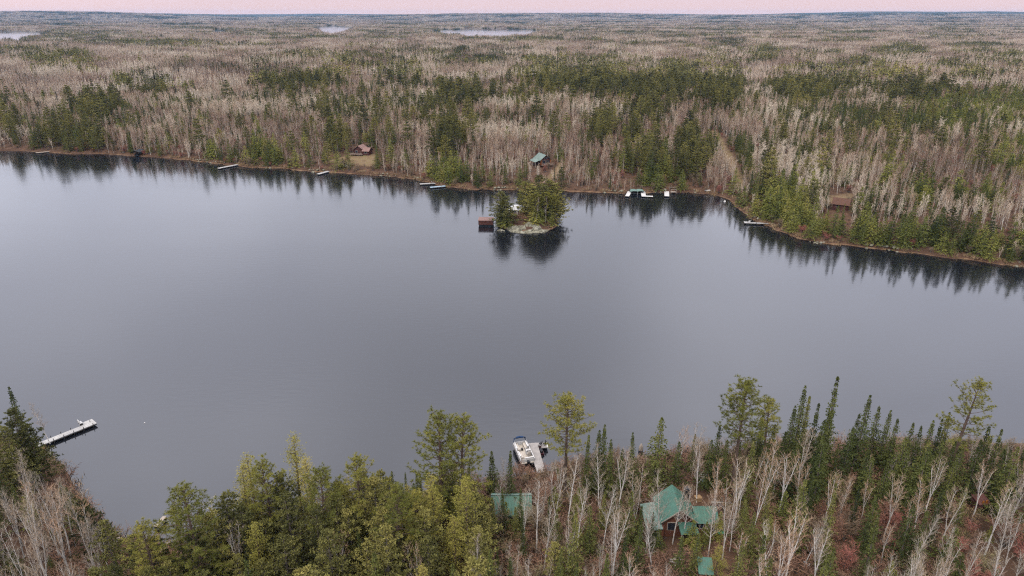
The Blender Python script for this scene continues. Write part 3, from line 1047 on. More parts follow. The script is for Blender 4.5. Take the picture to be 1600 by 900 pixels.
for sx in (-1, 1):
    for sy in (-1, 1):
        q = MB(); q.tube([(sx * 1.1, sy * 1.8, -1), (sx * 1.1, sy * 1.8, 1.9)], [.07, .07], 6); q.obj('post', M['trim'], t)
q = MB(); q.box((0, 1.8, 1.9), (2.3, .12, .12)); q.box((0, -1.8, 1.9), (2.3, .12, .12)); q.box((0, 0, .6), (2.1, 3.6, .12)); q.obj('crossbeam', M['trim'], t)


def hull_boat(name, label, cat, loc, rz, L, w, mat, flip=True, hgt_=.45, inner=None):
    t = thing(name, label, cat, loc, rz)
    q = MB()
    vs = []; n = 9
    for i in range(n):
        u = -1 + 2 * i / (n - 1)
        ww = w / 2 * max(.03, (1 - abs(u) ** 2.4))
        z = .10 * abs(u) ** 2 * hgt_ * 2
        pr = [(-ww, hgt_ + z), (-ww * .85, hgt_ * .35 + z), (0, z), (ww * .85, hgt_ * .35 + z), (ww, hgt_ + z)]
        for yy, zz in pr:
            vs.append((u * L / 2, yy, (hgt_ * 1.1 - zz) if flip else zz))
    fs = []
    for i in range(n - 1):
        for j in range(4):
            a_ = i * 5 + j
            fs.append((a_, a_ + 1, a_ + 6, a_ + 5))
    q.add(vs, fs)
    q.obj('hull', mat, t, True)
    q = MB()
    for sg in (0, 4):
        q.tube([vs[i * 5 + sg] for i in range(n)], [.03] * n, 5)
    q.tube([(-L / 2, 0, vs[2][2]), (L / 2, 0, vs[2][2])], [.02, .02], 4) if False else None
    q.obj('gunwale', M['alu'], t)
    return t


x, y, z = P3(1106, 295)
hull_boat('rowing_boat', 'small white boat upturned on the reedy bank, out past the short dock', 'boat', (x, y, z + .25), .1, 2.6, 1.3, M['white'])
x, y = unproj(1132.5, 315.5, 0)


def buoy(label, x, y, r):
    t = thing('mooring_buoy', label, 'buoy', (x, y, 0))
    q = MB(); q.tube([(0, 0, -.3 * r / .4), (0, 0, .0), (0, 0, r * .7), (0, 0, r * 1.2)], [r * .5, r, r * .85, r * .2], 10, cap=True); q.obj('float', M['white'], t, True)
    q = MB(); q.tube([(0, 0, r * 1.15), (0, 0, r * 1.7)], [r * .12, r * .12], 6, cap=True); q.obj('eyebolt', M['dark_metal'], t)


buoy('white buoy floating in the back corner of the far cove', x, y, .55)
x, y = unproj(226, 661, 0)
buoy('tiny white buoy alone on open water out from the long dock', x, y, .13)

dk5, L5, r5 = dock('boat_dock', 'narrow white dock reaching from the pale rock pile into the cove', unproj(1216, 350, .5), unproj(1163, 348, .5), 1.15, M['deck_white'], .55, posts=4)
d = MB(); d.box((L5 - 1.2, -1.0, .545), (2.4, .9, .14)); d.obj('platform', M['deck_white'], dk5)
t = thing('dock_chair', 'white lawn chair on the tip of the narrow dock by the rock pile', 'chair', loc_of(dk5, L5 - 1.9, -.4, .62), r5 + 1.2)
q = MB(); q.box((0, 0, .38), (.55, .6, .07)); q.obj('seat', M['white'], t)
q = MB(); q.slab([(-.27, .28, .38), (.27, .28, .38), (.27, .5, 1.0), (-.27, .5, 1.0)], .06); q.obj('backrest', M['white'], t)
for sx in (-1, 1):
    q = MB(); q.box((sx * .27, 0, .3), (.07, .6, .6)); q.obj('arm', M['white'], t)

# dark boat shelter on the left far shore
x, y = unproj(217, 243.5, 0)
t = thing('boat_shelter', 'dark blue-black canopied boat shelter on the far waterline', 'boat shelter', (x, y, 0), .05)
q = MB()
prof = [(-2.7, 1.9), (-2.3, 2.6), (-1.0, 3.2), (1.0, 3.2), (2.3, 2.6), (2.7, 1.9)]
for i in range(5):
    (x0, z0), (x1, z1) = prof[i], prof[i + 1]
    q.slab([(x0, -3.5, z0), (x1, -3.5, z1), (x1, 3.5, z1), (x0, 3.5, z0)], .05)
q.obj('canopy', M['tarp'], t)
for sx in (-1, 1):
    for sy in (-1, 1):
        q = MB(); q.tube([(sx * 2.5, sy * 3.2, -1), (sx * 2.5, sy * 3.2, 2.3)], [.07, .07], 6); q.obj('post', M['post'], t)
q = MB(); q.box((0, 0, .65), (2.1, 5.6, .6)); q.box((0, -1, 1.1), (1.6, 1.6, .5)); q.obj('cradle', M['tarp'], t)

# rock pile at the root of the narrow dock
def rock_pile(name, label, x, y, z, n, spread, smin, smax, seed):
    t = thing(name, label, 'rocks', (x, y, z))
    g = random.Random(seed)
    for i in range(n):
        q = MB()
        r = g.uniform(smin, smax)
        cx, cy = g.gauss(0, spread), g.gauss(0, spread * .7)
        vs = []; nu, nv = 7, 5
        off = [g.uniform(.75, 1.2) for _ in range(nu * nv)]
        for b_ in range(nv):
            th = math.pi * (b_ + .15) / (nv - .7) - .1
            for a_ in range(nu):
                an = 2 * math.pi * a_ / nu
                k = r * off[b_ * nu + a_]
                vs.append((cx + k * math.sin(th) * math.cos(an), cy + k * math.sin(th) * math.sin(an) * .8, r * .3 + k * .65 * math.cos(th)))
        fs = []
        for b_ in range(nv - 1):
            for a_ in range(nu):
                i0 = b_ * nu + a_; i1 = b_ * nu + (a_ + 1) % nu
                fs.append((i0, i0 + nu, i1 + nu, i1))
        fs.append(tuple(range(nu))); fs.append(tuple(range((nv - 1) * nu, nv * nu))[::-1])
        q.add(vs, fs)
        q.obj('boulder', M['rock'], t)
    return t


x, y = unproj(1216, 354, 0)
rock_pile('rock_pile', 'pale heaped rocks at the root of the narrow cove dock', x, y, .15, 16, 1.3, .4, 1.0, 3)
x, y = unproj(1279, 378, 0)
rock_pile('rock_pile', 'low pale rocks along the waterline below the firs', x, y, .05, 12, 1.8, .25, .6, 4)
x, y, z = P3(538, 259)
fp = thing('fire_pit', 'round pale stone fire ring on the lawn below the red cabin', 'fire pit', (x, y, z))
g = random.Random(9)
for i in range(16):
    a = 2 * math.pi * i / 16
    q = MB(); q.box((2.6 * math.cos(a), 2.2 * math.sin(a), .35), (1.0, .7, .75), 0, a + 1.57 + g.uniform(-.2, .2)); q.obj('stone', M['rock'], fp)
q = MB(); q.tube([(0, 0, .0), (0, 0, .22)], [2.2, 2.1], 16, cap=True); q.obj('gravel_bed', M['trim'], fp)

# ------------------------------------------------------------------ houses
def gable(t, name, x0, x1, y0, y1, ze, zr, axis, mat, over=.35, th=.12):
    """two roof slopes; axis = direction of the ridge"""
    o = None
    for sg in (-1, 1):
        q = MB()
        if axis == 'x':
            ym = (y0 + y1) / 2; ye = (y0 if sg < 0 else y1) + sg * over
            zz = ze - over * (zr - ze) / ((y1 - y0) / 2)
            p = [(x0 - over, ye, zz), (x1 + over, ye, zz), (x1 + over, ym, zr), (x0 - over, ym, zr)]
        else:
            xm = (x0 + x1) / 2; xe = (x0 if sg < 0 else x1) + sg * over
            zz = ze - over * (zr - ze) / ((x1 - x0) / 2)
            p = [(xe, y0 - over, zz), (xe, y1 + over, zz), (xm, y1 + over, zr), (xm, y0 - over, zr)]
        n = (Vector(p[1]) - Vector(p[0])).cross(Vector(p[2]) - Vector(p[0]))
        if n.z < 0:
            p = p[::-1]
        q.slab(p, th)
        o = q.obj(name, mat, t)
    return o


def block(q, x0, x1, y0, y1, z1, zr=None, axis=None, z0=-1.2):
    """walls, with gable ends when zr is given"""
    if zr is None:
        q.box(((x0 + x1) / 2, (y0 + y1) / 2, (z0 + z1) / 2), (x1 - x0, y1 - y0, z1 - z0)); return
    if axis == 'y':
        xm = (x0 + x1) / 2
        prof = [(x0, z0), (x1, z0), (x1, z1), (xm, zr), (x0, z1)]
        vs = [(a, y0, b_) for a, b_ in prof] + [(a, y1, b_) for a, b_ in prof]
    else:
        ym = (y0 + y1) / 2
        prof = [(y0, z0), (y1, z0), (y1, z1), (ym, zr), (y0, z1)]
        vs = [(x0, a, b_) for a, b_ in prof] + [(x1, a, b_) for a, b_ in prof]
    fs = [(0, 1, 2, 3, 4), (9, 8, 7, 6, 5)] + [(i, i + 5, (i + 1) % 5 + 5, (i + 1) % 5) for i in range(5)]
    q.add(vs, fs)


def window(t, x, y, z, w, h, axis='y', frame='trim'):
    q = MB()
    if axis == 'y':
        q.box((x, y, z), (w + .16, .08, h + .16))
    else:
        q.box((x, y, z), (.08, w + .16, h + .16))
    f = q.obj('window', M[frame], t)
    q = MB()
    if axis == 'y':
        q.box((x, y - .045, z), (w, .03, h))
    else:
        q.box((x + .045, y, z), (.03, w, h))
    q.obj('pane', M['glass'], f)


# lodge with the big teal roof (near shore)
x, y = unproj(1063, 794, 9.0)
z = hgt(x, y + 3)
x, y = unproj(1063, 794, z + 5.2)
z = hgt(x, y + 3)
lodge = thing('log_house', 'log house with a large many-winged teal metal roof in the near birches', 'house', (x, y, z), 0)
q = MB(); block(q, -2.2, 2.2, .15, 4.6, 3.05, 4.9, 'y'); block(q, 2.2, 5.4, .9, 3.4, 2.5); block(q, -4.3, -2.2, -.9, 3.9, 2.5); q.obj('wall', M['log'], lodge)
gable(lodge, 'roof', -2.2, 2.2, .05, 4.8, 3.25, 5.15, 'y', M['teal_roof_y'], .45)
q = MB(); q.slab([(2.6, .2, 2.35), (5.8, .2, 2.35), (5.8, 2.2, 3.7), (2.3, 2.2, 3.7)], .1); q.obj('wing_roof', M['teal_roof'], lodge)
q = MB(); q.slab([(5.8, 3.9, 2.4), (2.3, 3.9, 2.4), (2.3, 2.2, 3.7), (5.8, 2.2, 3.7)], .1); q.obj('wing_roof', M['teal_roof'], lodge)
q = MB(); q.slab([(-4.65, -1.3, 2.35), (-2.45, -1.3, 2.75), (-2.45, 4.2, 2.95), (-4.65, 4.2, 2.5)], .1); q.obj('wing_roof', M['faded_roof'], lodge)
q = MB(); q.slab([(.0, -1.7, 2.1), (2.6, -1.7, 2.1), (2.3, .1, 2.75), (-.1, .1, 2.75)], .09); q.obj('porch_roof', M['teal_roof'], lodge)
for xx in (.15, 2.45):
    q = MB(); q.box((xx, -1.55, .4), (.14, .14, 3.2)); q.obj('porch_post', M['trim'], lodge)
q = MB(); q.box((1.25, -.85, .05), (2.7, 1.7, .16)); q.obj('porch_deck', M['deck_wood'], lodge)
for sg in (-1, 1):
    q = MB(); q.slab([(sg * 2.6, -.412, 3.12), (sg * 2.6, -.412, 2.94), (0, -.412, 4.98), (0, -.412, 5.17)], .04 * sg); q.obj('barge_board', M['trim'], lodge)
window(lodge, -.95, .11, 2.0, 1.0, 1.2)
window(lodge, .0, .11, 3.7, .8, .7)
window(lodge, 3.3, .86, 1.5, .9, .9, frame='white'); window(lodge, 4.6, .86, 1.5, .9, .9, frame='white')
window(lodge, -3.3, -.94, 1.3, .9, .9)
q = MB(); q.box((1.5, .11, 1.05), (1.0, .08, 2.0)); dr = q.obj('door', M['dark_red'], lodge)
q = MB(); q.tube([(1.85, .03, 1.0), (1.85, .05, 1.15)], [.03, .03], 5, cap=True); q.obj('handle', M['alu'], dr)
q = MB(); q.box((1.7, 3.4, 5.0), (.6, .6, 1.8)); q.box((1.7, 3.4, 5.95), (.75, .75, .12)); q.obj('chimney', M['dark_metal'], lodge)

# teal shed near the boat dock
x, y = unproj(799, 772.5, 6.0); z = hgt(x, y - 2); x, y = unproj(799, 772.5, z + 3.8)
shed = thing('boat_shed', 'long low shed with a teal metal roof, inland of the pontoon boat', 'shed', (x, y, z))
q = MB(); block(q, -2.7, 2.7, -2.3, 2.3, 2.0, 3.5, 'x'); q.obj('wall', M['grey_board'], shed)
gable(shed, 'roof', -2.7, 2.7, -2.3, 2.3, 2.2, 3.75, 'x', M['teal_roof'], .3)
q = MB(); q.box((0, 0, 3.77), (6.0, .3, .08)); q.obj('ridge_cap', M['faded_roof'], shed)
window(shed, -1.3, -2.33, 1.3, .8, .7); 
q = MB(); q.box((1.0, -2.34, .95), (1.6, .08, 1.9)); dr = q.obj('door', M['white'], shed)
q = MB(); q.box((1.6, -2.41, .95), (.06, .06, .2)); q.obj('handle', M['dark_metal'], dr)

# small teal roof at the bottom
x, y = unproj(1098, 868, 7.0); z = hgt(x, y - 1.5); x, y = unproj(1098, 868, z + 2.6)
sh2_ = 0
sh2 = thing('garden_shed', 'small shed with a bright teal roof behind the yellow-green larch', 'shed', (x, y - 1.4, z), -.12)
sh2.scale = (.8, .8, .8)
q = MB(); block(q, -.95, .95, -1.3, 1.3, 2.42); q.obj('wall', M['log'], sh2)
q = MB(); q.slab([(-1.2, -1.6, 2.5), (1.2, -1.6, 2.5), (1.2, 1.5, 3.2), (-1.2, 1.5, 3.2)], .1); q.obj('roof', M['teal_roof'], sh2)
q = MB(); q.box((0, -1.33, .9), (.9, .07, 1.8)); dr = q.obj('door', M['trim'], sh2)
q = MB(); q.box((.35, -1.39, .95), (.05, .05, .16)); q.obj('handle', M['dark_metal'], dr)

# red-brown shed at the right with white tank
x, y, z = P3(1529, 800)
sh3 = thing('tool_shed', 'small weathered red shed with a dark open front, deep in the birches', 'shed', (x, y, z), .1)
q = MB(); q.box((0, .9, .95), (1.7, .12, 2.3)); q.box((-.85, .2, .95), (.1, 1.5, 2.3)); q.box((.85, .2, .95), (.1, 1.5, 2.3)); q.box((0, -.5, 1.6), (1.5, .08, .7)); q.obj('wall', M['redwood'], sh3)
q = MB(); q.slab([(-1.0, -.8, 1.95), (1.0, -.8, 1.95), (1.0, 1.1, 2.45), (-1.0, 1.1, 2.45)], .08); q.obj('roof', M['redwood'], sh3)
q = MB(); q.box((.25, -.55, 2.28), (.3, .1, .6)); q.box((-.3, -.55, 2.28), (.25, .1, .4)); q.obj('trim_board', M['orange'], sh3)
q = MB(); q.box((0, -.2, .35), (1.4, .8, .7)); q.obj('bin', M['black'], sh3)
x, y, z = P3(1537, 766)
tk = thing('fuel_tank', 'small white tank under a dark green lid, inland of the spruce row', 'tank', (x, y, z), .1)
q = MB(); q.tube([(-.75, 0, .8), (-.65, 0, .8), (.65, 0, .8), (.75, 0, .8)], [.25, .42, .42, .25], 12, cap=True); q.obj('tank_body', M['white'], tk, True)
q = MB(); q.box((0, .15, 1.35), (.9, .6, .25)); q.obj('lid', M['tarp'], tk)
for sx in (-1, 1):
    q = MB(); q.box((sx * .45, 0, .2), (.1, .6, .5)); q.obj('leg', M['dark_metal'], tk)

# yard things around the log house
x, y, z = P3(1090, 783)
t = thing('lumber_stack', 'stack of fresh orange-tan lumber behind the teal-roofed log house', 'lumber', (x, y, z), .15)
t.scale = (.75, .7, .7)
for i in range(6):
    for j in range(4):
        q = MB(); q.box((0, -.45 + .3 * j + (i % 2) * .03, .25 + i * .17), (1.25 + .1 * ((i * j) % 3), .26, .14)); q.obj('plank', M['lumber'], t)
x, y, z = P3(1097.5, 754)
t = thing('lawn_chair', 'white metal lawn chair on the grey gravel behind the log house', 'chair', (x, y, z), .3)
q = MB(); q.box((0, 0, .42), (.8, .75, .06)); q.obj('seat', M['blue_dock'], t)
q = MB()
for xx in (-.42, .42):
    q.tube([(xx, .38, .4), (xx, .5, 1.15)], [.035, .035], 5)
q.tube([(-.42, .5, 1.15), (.42, .5, 1.15)], [.035, .035], 5); q.tube([(-.42, .45, .8), (.42, .45, .8)], [.03, .03], 5); q.obj('backrest', M['white'], t)
for sx in (-1, 1):
    for sy in (-1, 1):
        q = MB(); q.tube([(sx * .4, sy * .36, 0), (sx * .4, sy * .36, .65)], [.035, .035], 5); q.obj('leg', M['white'], t)
for sx in (-1, 1):
    q = MB(); q.box((sx * .42, 0, .66), (.07, .8, .05)); q.obj('arm', M['white'], t)
x, y, z = P3(1133, 806)
t = thing('tarp_stack', 'dark tarp thrown over a long narrow stack beside the log house', 'tarp', (x, y, z), 1.9)
q = MB(); prof = [(-.5, 0), (-.45, .8), (-.1, 1.15), (.25, 1.05), (.5, .7), (.55, 0)]
vs = [(xx, a, b_) for xx in (-1.5, -.6, .5, 1.5) for a, b_ in [(p[0], p[1] * (1 + .06 * math.sin(xx * 3 + p[0] * 5))) for p in prof]]
fs = []
for i in range(3):
    for j in range(5):
        a_ = i * 6 + j
        fs.append((a_, a_ + 6, a_ + 7, a_ + 1))
fs += [(0, 1, 2, 3, 4, 5), (23, 22, 21, 20, 19, 18)]
q.add(vs, fs); q.obj('cover', M['tarp'], t)
q = MB()
for i in range(3):
    q.tube([(-1.8, -.6 + .2 * i, .1), (-1.5, -.55 + .2 * i, .12)], [.09, .09], 6, cap=True)
q.obj('log_ends', M['lumber'], t)
x, y, z = P3(1127, 792)
t = thing('log_rail', 'pale peeled log rail lying on posts beside the log house', 'rail', (x, y, z), -.1)
q = MB(); q.tube([(-1.6, 0, .75), (0, .05, .8), (1.7, 0, .72)], [.1, .1, .08], 7, cap=True); q.obj('log', M['snag'], t)
for sx in (-1.3, 1.3):
    q = MB(); q.tube([(sx, 0, 0), (sx, 0, .68)], [.08, .08], 6); q.obj('post', M['snag'], t)
x, y, z = P3(1124, 845)
t = thing('bird_feeder', 'small green-roofed feeder on a post in the spruce understory', 'feeder', (x, y, z), .2)
q = MB(); q.tube([(0, 0, 0), (0, 0, 1.2)], [.06, .05], 6); q.obj('post', M['grey_bark'], t)
q = MB(); q.box((0, 0, 1.4), (.5, .5, .4)); q.obj('body', M['grey_board'], t)
q = MB(); q.add([(-.45, -.45, 1.6), (.45, -.45, 1.6), (.45, .45, 1.6), (-.45, .45, 1.6), (0, 0, 2.15)], [(0, 1, 4), (1, 2, 4), (2, 3, 4), (3, 0, 4), (3, 2, 1, 0)]); q.obj('roof', M['green_paint'], t)
x, y, z = P3(1057, 880)
t = thing('scrap_pile', 'pile of pale grey scrap boards in the brush inland of the log house', 'scrap boards', (x, y, z), .4)
g = random.Random(5)
for i in range(9):
    q = MB(); q.box((0, 0, 0), (g.uniform(1.0, 1.8), .22, .05), 0, 0, Matrix.Translation((g.uniform(-.3, .3), g.uniform(-.3, .3), .2 + i * .07)) @ Matrix.Rotation(g.uniform(-1, 1), 4, 'Z') @ Matrix.Rotation(g.uniform(-.25, .25), 4, 'Y'))
    q.obj('board', M['snag'] if i % 3 else M['white'], t)
x, y, z = P3(1260, 886)
t = thing('lawn_chair', 'white plastic lawn chair among the bare birches, inland end', 'chair', (x, y, z), 2.2)
q = MB(); q.box((0, 0, .42), (.6, .6, .06)); q.obj('seat', M['white'], t)
q = MB(); q.slab([(-.3, .28, .42), (.3, .28, .42), (.3, .5, 1.1), (-.3, .5, 1.1)], .05); q.obj('backrest', M['white'], t)
for sx in (-1, 1):
    for sy in (-1, 1):
        q = MB(); q.box((sx * .26, sy * .26, .2), (.06, .06, .42)); q.obj('leg', M['white'], t)
    q = MB(); q.box((sx * .3, 0, .68), (.08, .6, .05)); q.obj('arm', M['white'], t)
x, y, z = P3(1001, 712)
t = hull_boat('canoe', 'pale canoe stood on end among the shoreline birches', 'canoe', (x, y, z + 1.2), 0, 2.6, .8, M['trim'], False, .3)
t.rotation_euler = (0, math.radians(82), math.radians(90))
x, y, z = P3(336, 872)
hull_boat('canoe', 'pale turquoise canoe upturned on the ground between the near pines', 'canoe', (x, y, z + .3), 1.2, 4.2, .9, plain('turquoise_hull', (.25, .42, .42), .5, .2, 2))

# island cabin, floating boathouse, rock
x, y = unproj(808, 336, 1.5); z = hgt(x, y)
ic = thing('island_cabin', 'dark red cabin with a white hipped metal roof on the islet', 'cabin', (x, y, z), -.08)
q = MB(); block(q, -2.7, 2.7, -1.9, 1.9, 2.1); q.obj('wall', M['dark_red'], ic)
q = MB(); a_ = 3.2; b_ = 2.4
q.add([(-a_, -b_, 2.0), (a_, -b_, 2.0), (a_, b_, 2.0), (-a_, b_, 2.0), (-.9, 0, 3.6), (.9, 0, 3.6)], [(0, 1, 5, 4), (1, 2, 5), (2, 3, 4, 5), (3, 0, 4), (3, 2, 1, 0)]); q.obj('roof', M['white_roof'], ic)
window(ic, -1.4, -1.93, 1.2, 1.2, .8, frame='white'); window(ic, 1.5, -1.93, 1.2, 1.0, .8, frame='white')
q = MB(); q.box((.1, -1.94, .8), (.9, .07, 1.7)); dr = q.obj('door', M['white'], ic)
q = MB(); q.box((.42, -2.0, .85), (.05, .05, .15)); q.obj('handle', M['dark_metal'], dr)
q = MB(); q.box((-.4, -2.6, .05), (4.6, 1.3, .12)); q.obj('porch_deck', M['grey_board'], ic)

x, y = unproj(759.5, 353, 0)
bh = thing('boathouse', 'flat-roofed red-brown boathouse standing in the water beside the islet', 'boathouse', (x, y + 1.6, 0), -.03)
q = MB(); q.box((0, 0, 1.35), (5.4, 4.4, 1.6)); q.obj('wall', M['dark_red'], bh)
q = MB(); q.box((0, 0, 2.22), (5.7, 4.7, .14)); q.obj('roof', M['pink_roof'], bh)
q = MB(); q.box((0, -2.23, 1.1), (5.44, .06, .1)); q.box((0, -2.23, 1.8), (5.44, .06, .06)); q.obj('trim_board', M['brown_roof'], bh)
q = MB(); q.box((0, 0, .3), (5.1, 4.1, .62)); q.obj('float_base', M['tarp'], bh)
q = MB(); q.box((-2.73, -.6, 1.3), (.06, 2.2, 1.3)); q.obj('door', M['tarp'], bh)

# rock slab on the island front
g = np.random.RandomState(4)
N = 54
uu, vv = np.meshgrid(np.linspace(-1, 1, N), np.linspace(-1, 1, N))
rx, ry = unproj(826, 358, .4)
hx, hy = 8.0, 5.4
q2 = (uu ** 2 + vv ** 2)
lump = sum(np.sin(uu * a + vv * b_ + c) * w for a, b_, c, w in [(5, 3, .4, .16), (-3, 7, 1.2, .14), (11, -6, 2.2, .08), (-9, -13, .3, .06), (17, 9, 1.0, .04), (3, 19, 2.0, .05)])
lump = lump + .22 * np.sign(np.sin(uu * 8 + 2.2 * np.sin(vv * 6))) * np.abs(np.sin(vv * 7 + uu * 3)) + g.uniform(-.07, .07, uu.shape)
zz = np.clip(1 - q2 ** .8, -1, 1) * 1.1 + lump * (.8 + .8 * np.clip(1 - q2, 0, 1)) - .12 + vv * .55
zz = np.where(q2 > .98, np.minimum(zz, -.6), zz)
mb = MB()
vs = [(float(uu[i, j] * hx * (1 + .06 * math.sin(5 * vv[i, j]))), float(vv[i, j] * hy), float(zz[i, j])) for i in range(N) for j in range(N)]
fs = [(i * N + j, i * N + j + 1, (i + 1) * N + j + 1, (i + 1) * N + j) for i in range(N - 1) for j in range(N - 1)]
mb.add(vs, fs)
rock = mb.obj('rock_outcrop', M['rock'])
rock.location = (rx, ry + 1.2, .55)
tag(rock, 'pale lichen-covered bedrock slab at the water front of the islet', 'rock')
x, y = unproj(783, 361, 0)
rock_pile('rock_pile', 'pale waterline boulders between the islet boathouse and the bedrock slab', x, y, .0, 9, .9, .3, .7, 8)

# red cabin on the far shore
x, y, z = P3(567, 240)
rc = thing('red_cabin', 'red-brown cabin with faded pink roofs above the lawn clearing', 'cabin', (x, y, z), -.25)
q = MB(); block(q, -4, 1.5, -2.2, 3, 2.4, 4.25, 'y'); block(q, 1.5, 4.8, -3.2, 1.6, 2.0, 3.35, 'x'); q.obj('wall', M['dark_red'], rc)
gable(rc, 'roof', -4, 1.5, -2.2, 3, 2.6, 4.5, 'y', M['pink_roof'], .5)
gable(rc, 'wing_roof', 1.6, 4.8, -3.2, 1.6, 2.2, 3.6, 'x', M['pink_roof'], .45)
q = MB(); q.box((-1.5, -3.6, .1), (6.5, 2.6, .2)); q.obj('deck', M['deck_wood'], rc)
q = MB(); q.box((-1.5, -4.85, 1.0), (6.5, .1, .12)); q.box((-1.5, -4.85, .6), (6.5, .06, .08))
for k in range(6):
    q.box((-4.6 + k * 1.24, -4.85, .5), (.1, .1, 1.0))
q.obj('railing', M['trim'], rc)
for k in range(4):
    q = MB(); q.box((-4.5 + k * 2.0, -4.7, -1.1), (.18, .18, 2.2)); q.obj('post', M['post'], rc)
window(rc, -2.4, -2.24, 1.4, 1.3, 1.1); window(rc, 3.2, -3.24, 1.2, 1.3, .9)
q = MB(); q.box((-.1, -2.25, 1.05), (1.1, .08, 2.0)); dr = q.obj('door', M['brown_roof'], rc)
q = MB(); q.box((.3, -2.32, 1.0), (.06, .06, .16)); q.obj('handle', M['alu'], dr)

# green roofed cabin on the far shore
x, y, z = P3(849, 258)
gc = thing('green_cabin', 'timber cabin with a steep pale teal roof and raised deck in bare woods', 'cabin', (x, y, z), .42)
gc.scale = (.86, .86, .86)
q = MB(); block(q, -3.2, 3.2, -2.5, 5, 3.6, 5.95, 'y', -2); q.obj('wall', M['dark_red'], gc)
gable(gc, 'roof', -3.2, 3.2, -2.6, 5, 3.8, 6.2, 'y', M['faded_roof'], .7)
q = MB(); q.slab([(-6.6, -2.8, 2.6), (-3.7, -2.8, 3.55), (-3.7, 4.6, 3.55), (-6.6, 4.6, 2.6)], .1); q.obj('porch_roof', M['faded_roof'], gc)
for yy in (-2.5, 1, 4.3):
    q = MB(); q.box((-6.3, yy, .6), (.2, .2, 4.0)); q.obj('porch_post', M['trim'], gc)
q = MB(); q.box((.3, -3.8, .8), (7.0, 2.4, .22)); q.obj('deck', M['deck_wood'], gc)
q = MB(); q.box((.3, -4.95, 1.8), (7.0, .14, .14)); q.box((.3, -4.95, 1.35), (7.0, .06, .06))
for k in range(6):
    q.box((-3.1 + k * 1.36, -4.95, 1.3), (.12, .12, 1.0))
q.obj('railing', M['trim'], gc)
for xx in (-3, .3, 3.6):
    q = MB(); q.box((xx, -4.8, -.6), (.22, .22, 2.6)); q.obj('post', M['post'], gc)
for xx in (-3.0, 3.0):
    q = MB(); q.box((xx, -3.0, 2.4), (.3, .3, 3.0)); q.obj('porch_post', M['orange'], gc)
window(gc, -.9, -2.54, 2.4, 1.6, 1.6); window(gc, 1.3, -2.54, 2.4, 1.6, 1.6); window(gc, .2, -2.54, 4.4, 1.4, .9)

# brown roof on the right far shore
x, y, z = P3(1313, 326)
bc = thing('brown_cabin', 'small cabin with a dark brown shingle roof hidden behind the shore firs', 'cabin', (x, y, z), -.5)
q = MB(); block(q, -2.6, 2.6, -2.2, 2.2, 2.2, 3.85, 'x'); q.obj('wall', M['dark_red'], bc)
gable(bc, 'roof', -2.6, 2.6, -2.2, 2.2, 2.4, 4.1, 'x', M['brown_roof'], .5)
window(bc, -1, -2.24, 1.4, .9, .8); window(bc, 2.64, 0, 1.4, 1.0, .8, 'x')
q = MB(); q.box((.8, -2.25, 1.0), (.9, .07, 1.9)); dr = q.obj('door', M['brown_roof'], bc)
q = MB(); q.box((1.1, -2.31, 1.0), (.05, .05, .15)); q.obj('handle', M['alu'], dr)

# ------------------------------------------------------------------ near shore: the trees that stand out
T_ = tree_top
T_('red_pine', 888, 617, 18.5, 0); T_('red_pine', 1168, 593, 20, 0); T_('red_pine', 1520, 593, 20, 4, rz=0.1)
T_('red_pine', 684, 645, 21, 2); T_('red_pine', 716, 650, 20, 2); T_('red_pine', 290, 754, 19, 2); T_('red_pine', 226, 811, 15, 2)
T_('red_pine', 555, 713, 18, 1); T_('red_pine', 408, 718, 18, 2); T_('red_pine', 612, 760, 17, 1); T_('red_pine', 497, 728, 18, 1)
T_('red_pine', 1207, 622, 15, 3); T_('red_pine', 268, 790, 14, 3); T_('red_pine', 655, 765, 15, 1)
for px, py, H, v in ((452, 682, 19, 2), (478, 712, 17, 2), (383, 706, 18, 0), (675, 745, 16, 0), (726, 750, 16, 1), (706, 808, 12, 1), (395, 815, 12, 1), (372, 728, 15, 0), (1126, 852, 6.5, 1), (640, 795, 12, 1)):
    T_('larch_tree', px, py, H, v)
for px, py, H, v in ((430, 740, 15, 2), (350, 772, 14, 0), (330, 800, 13, 1), (580, 745, 15, 2), (520, 775, 14, 1), (450, 775, 14, 0), (600, 800, 13, 1), (545, 800, 12, 3), (490, 800, 13, 0), (660, 800, 13, 1),
                     (15, 640, 15, 2), (40, 665, 12, 1), (5, 668, 13, 0), (20, 700, 10, 3), (130, 783, 10, 3), (240, 840, 11, 3), (300, 830, 12, 1), (205, 838, 9, 3), (745, 770, 12, 1),
                     (1310, 742, 6, 3), (870, 850, 8, 3), (160, 815, 9, 3), (570, 850, 10, 3), (440, 840, 11, 1)):
    T_('white_pine', px, py, H, v)
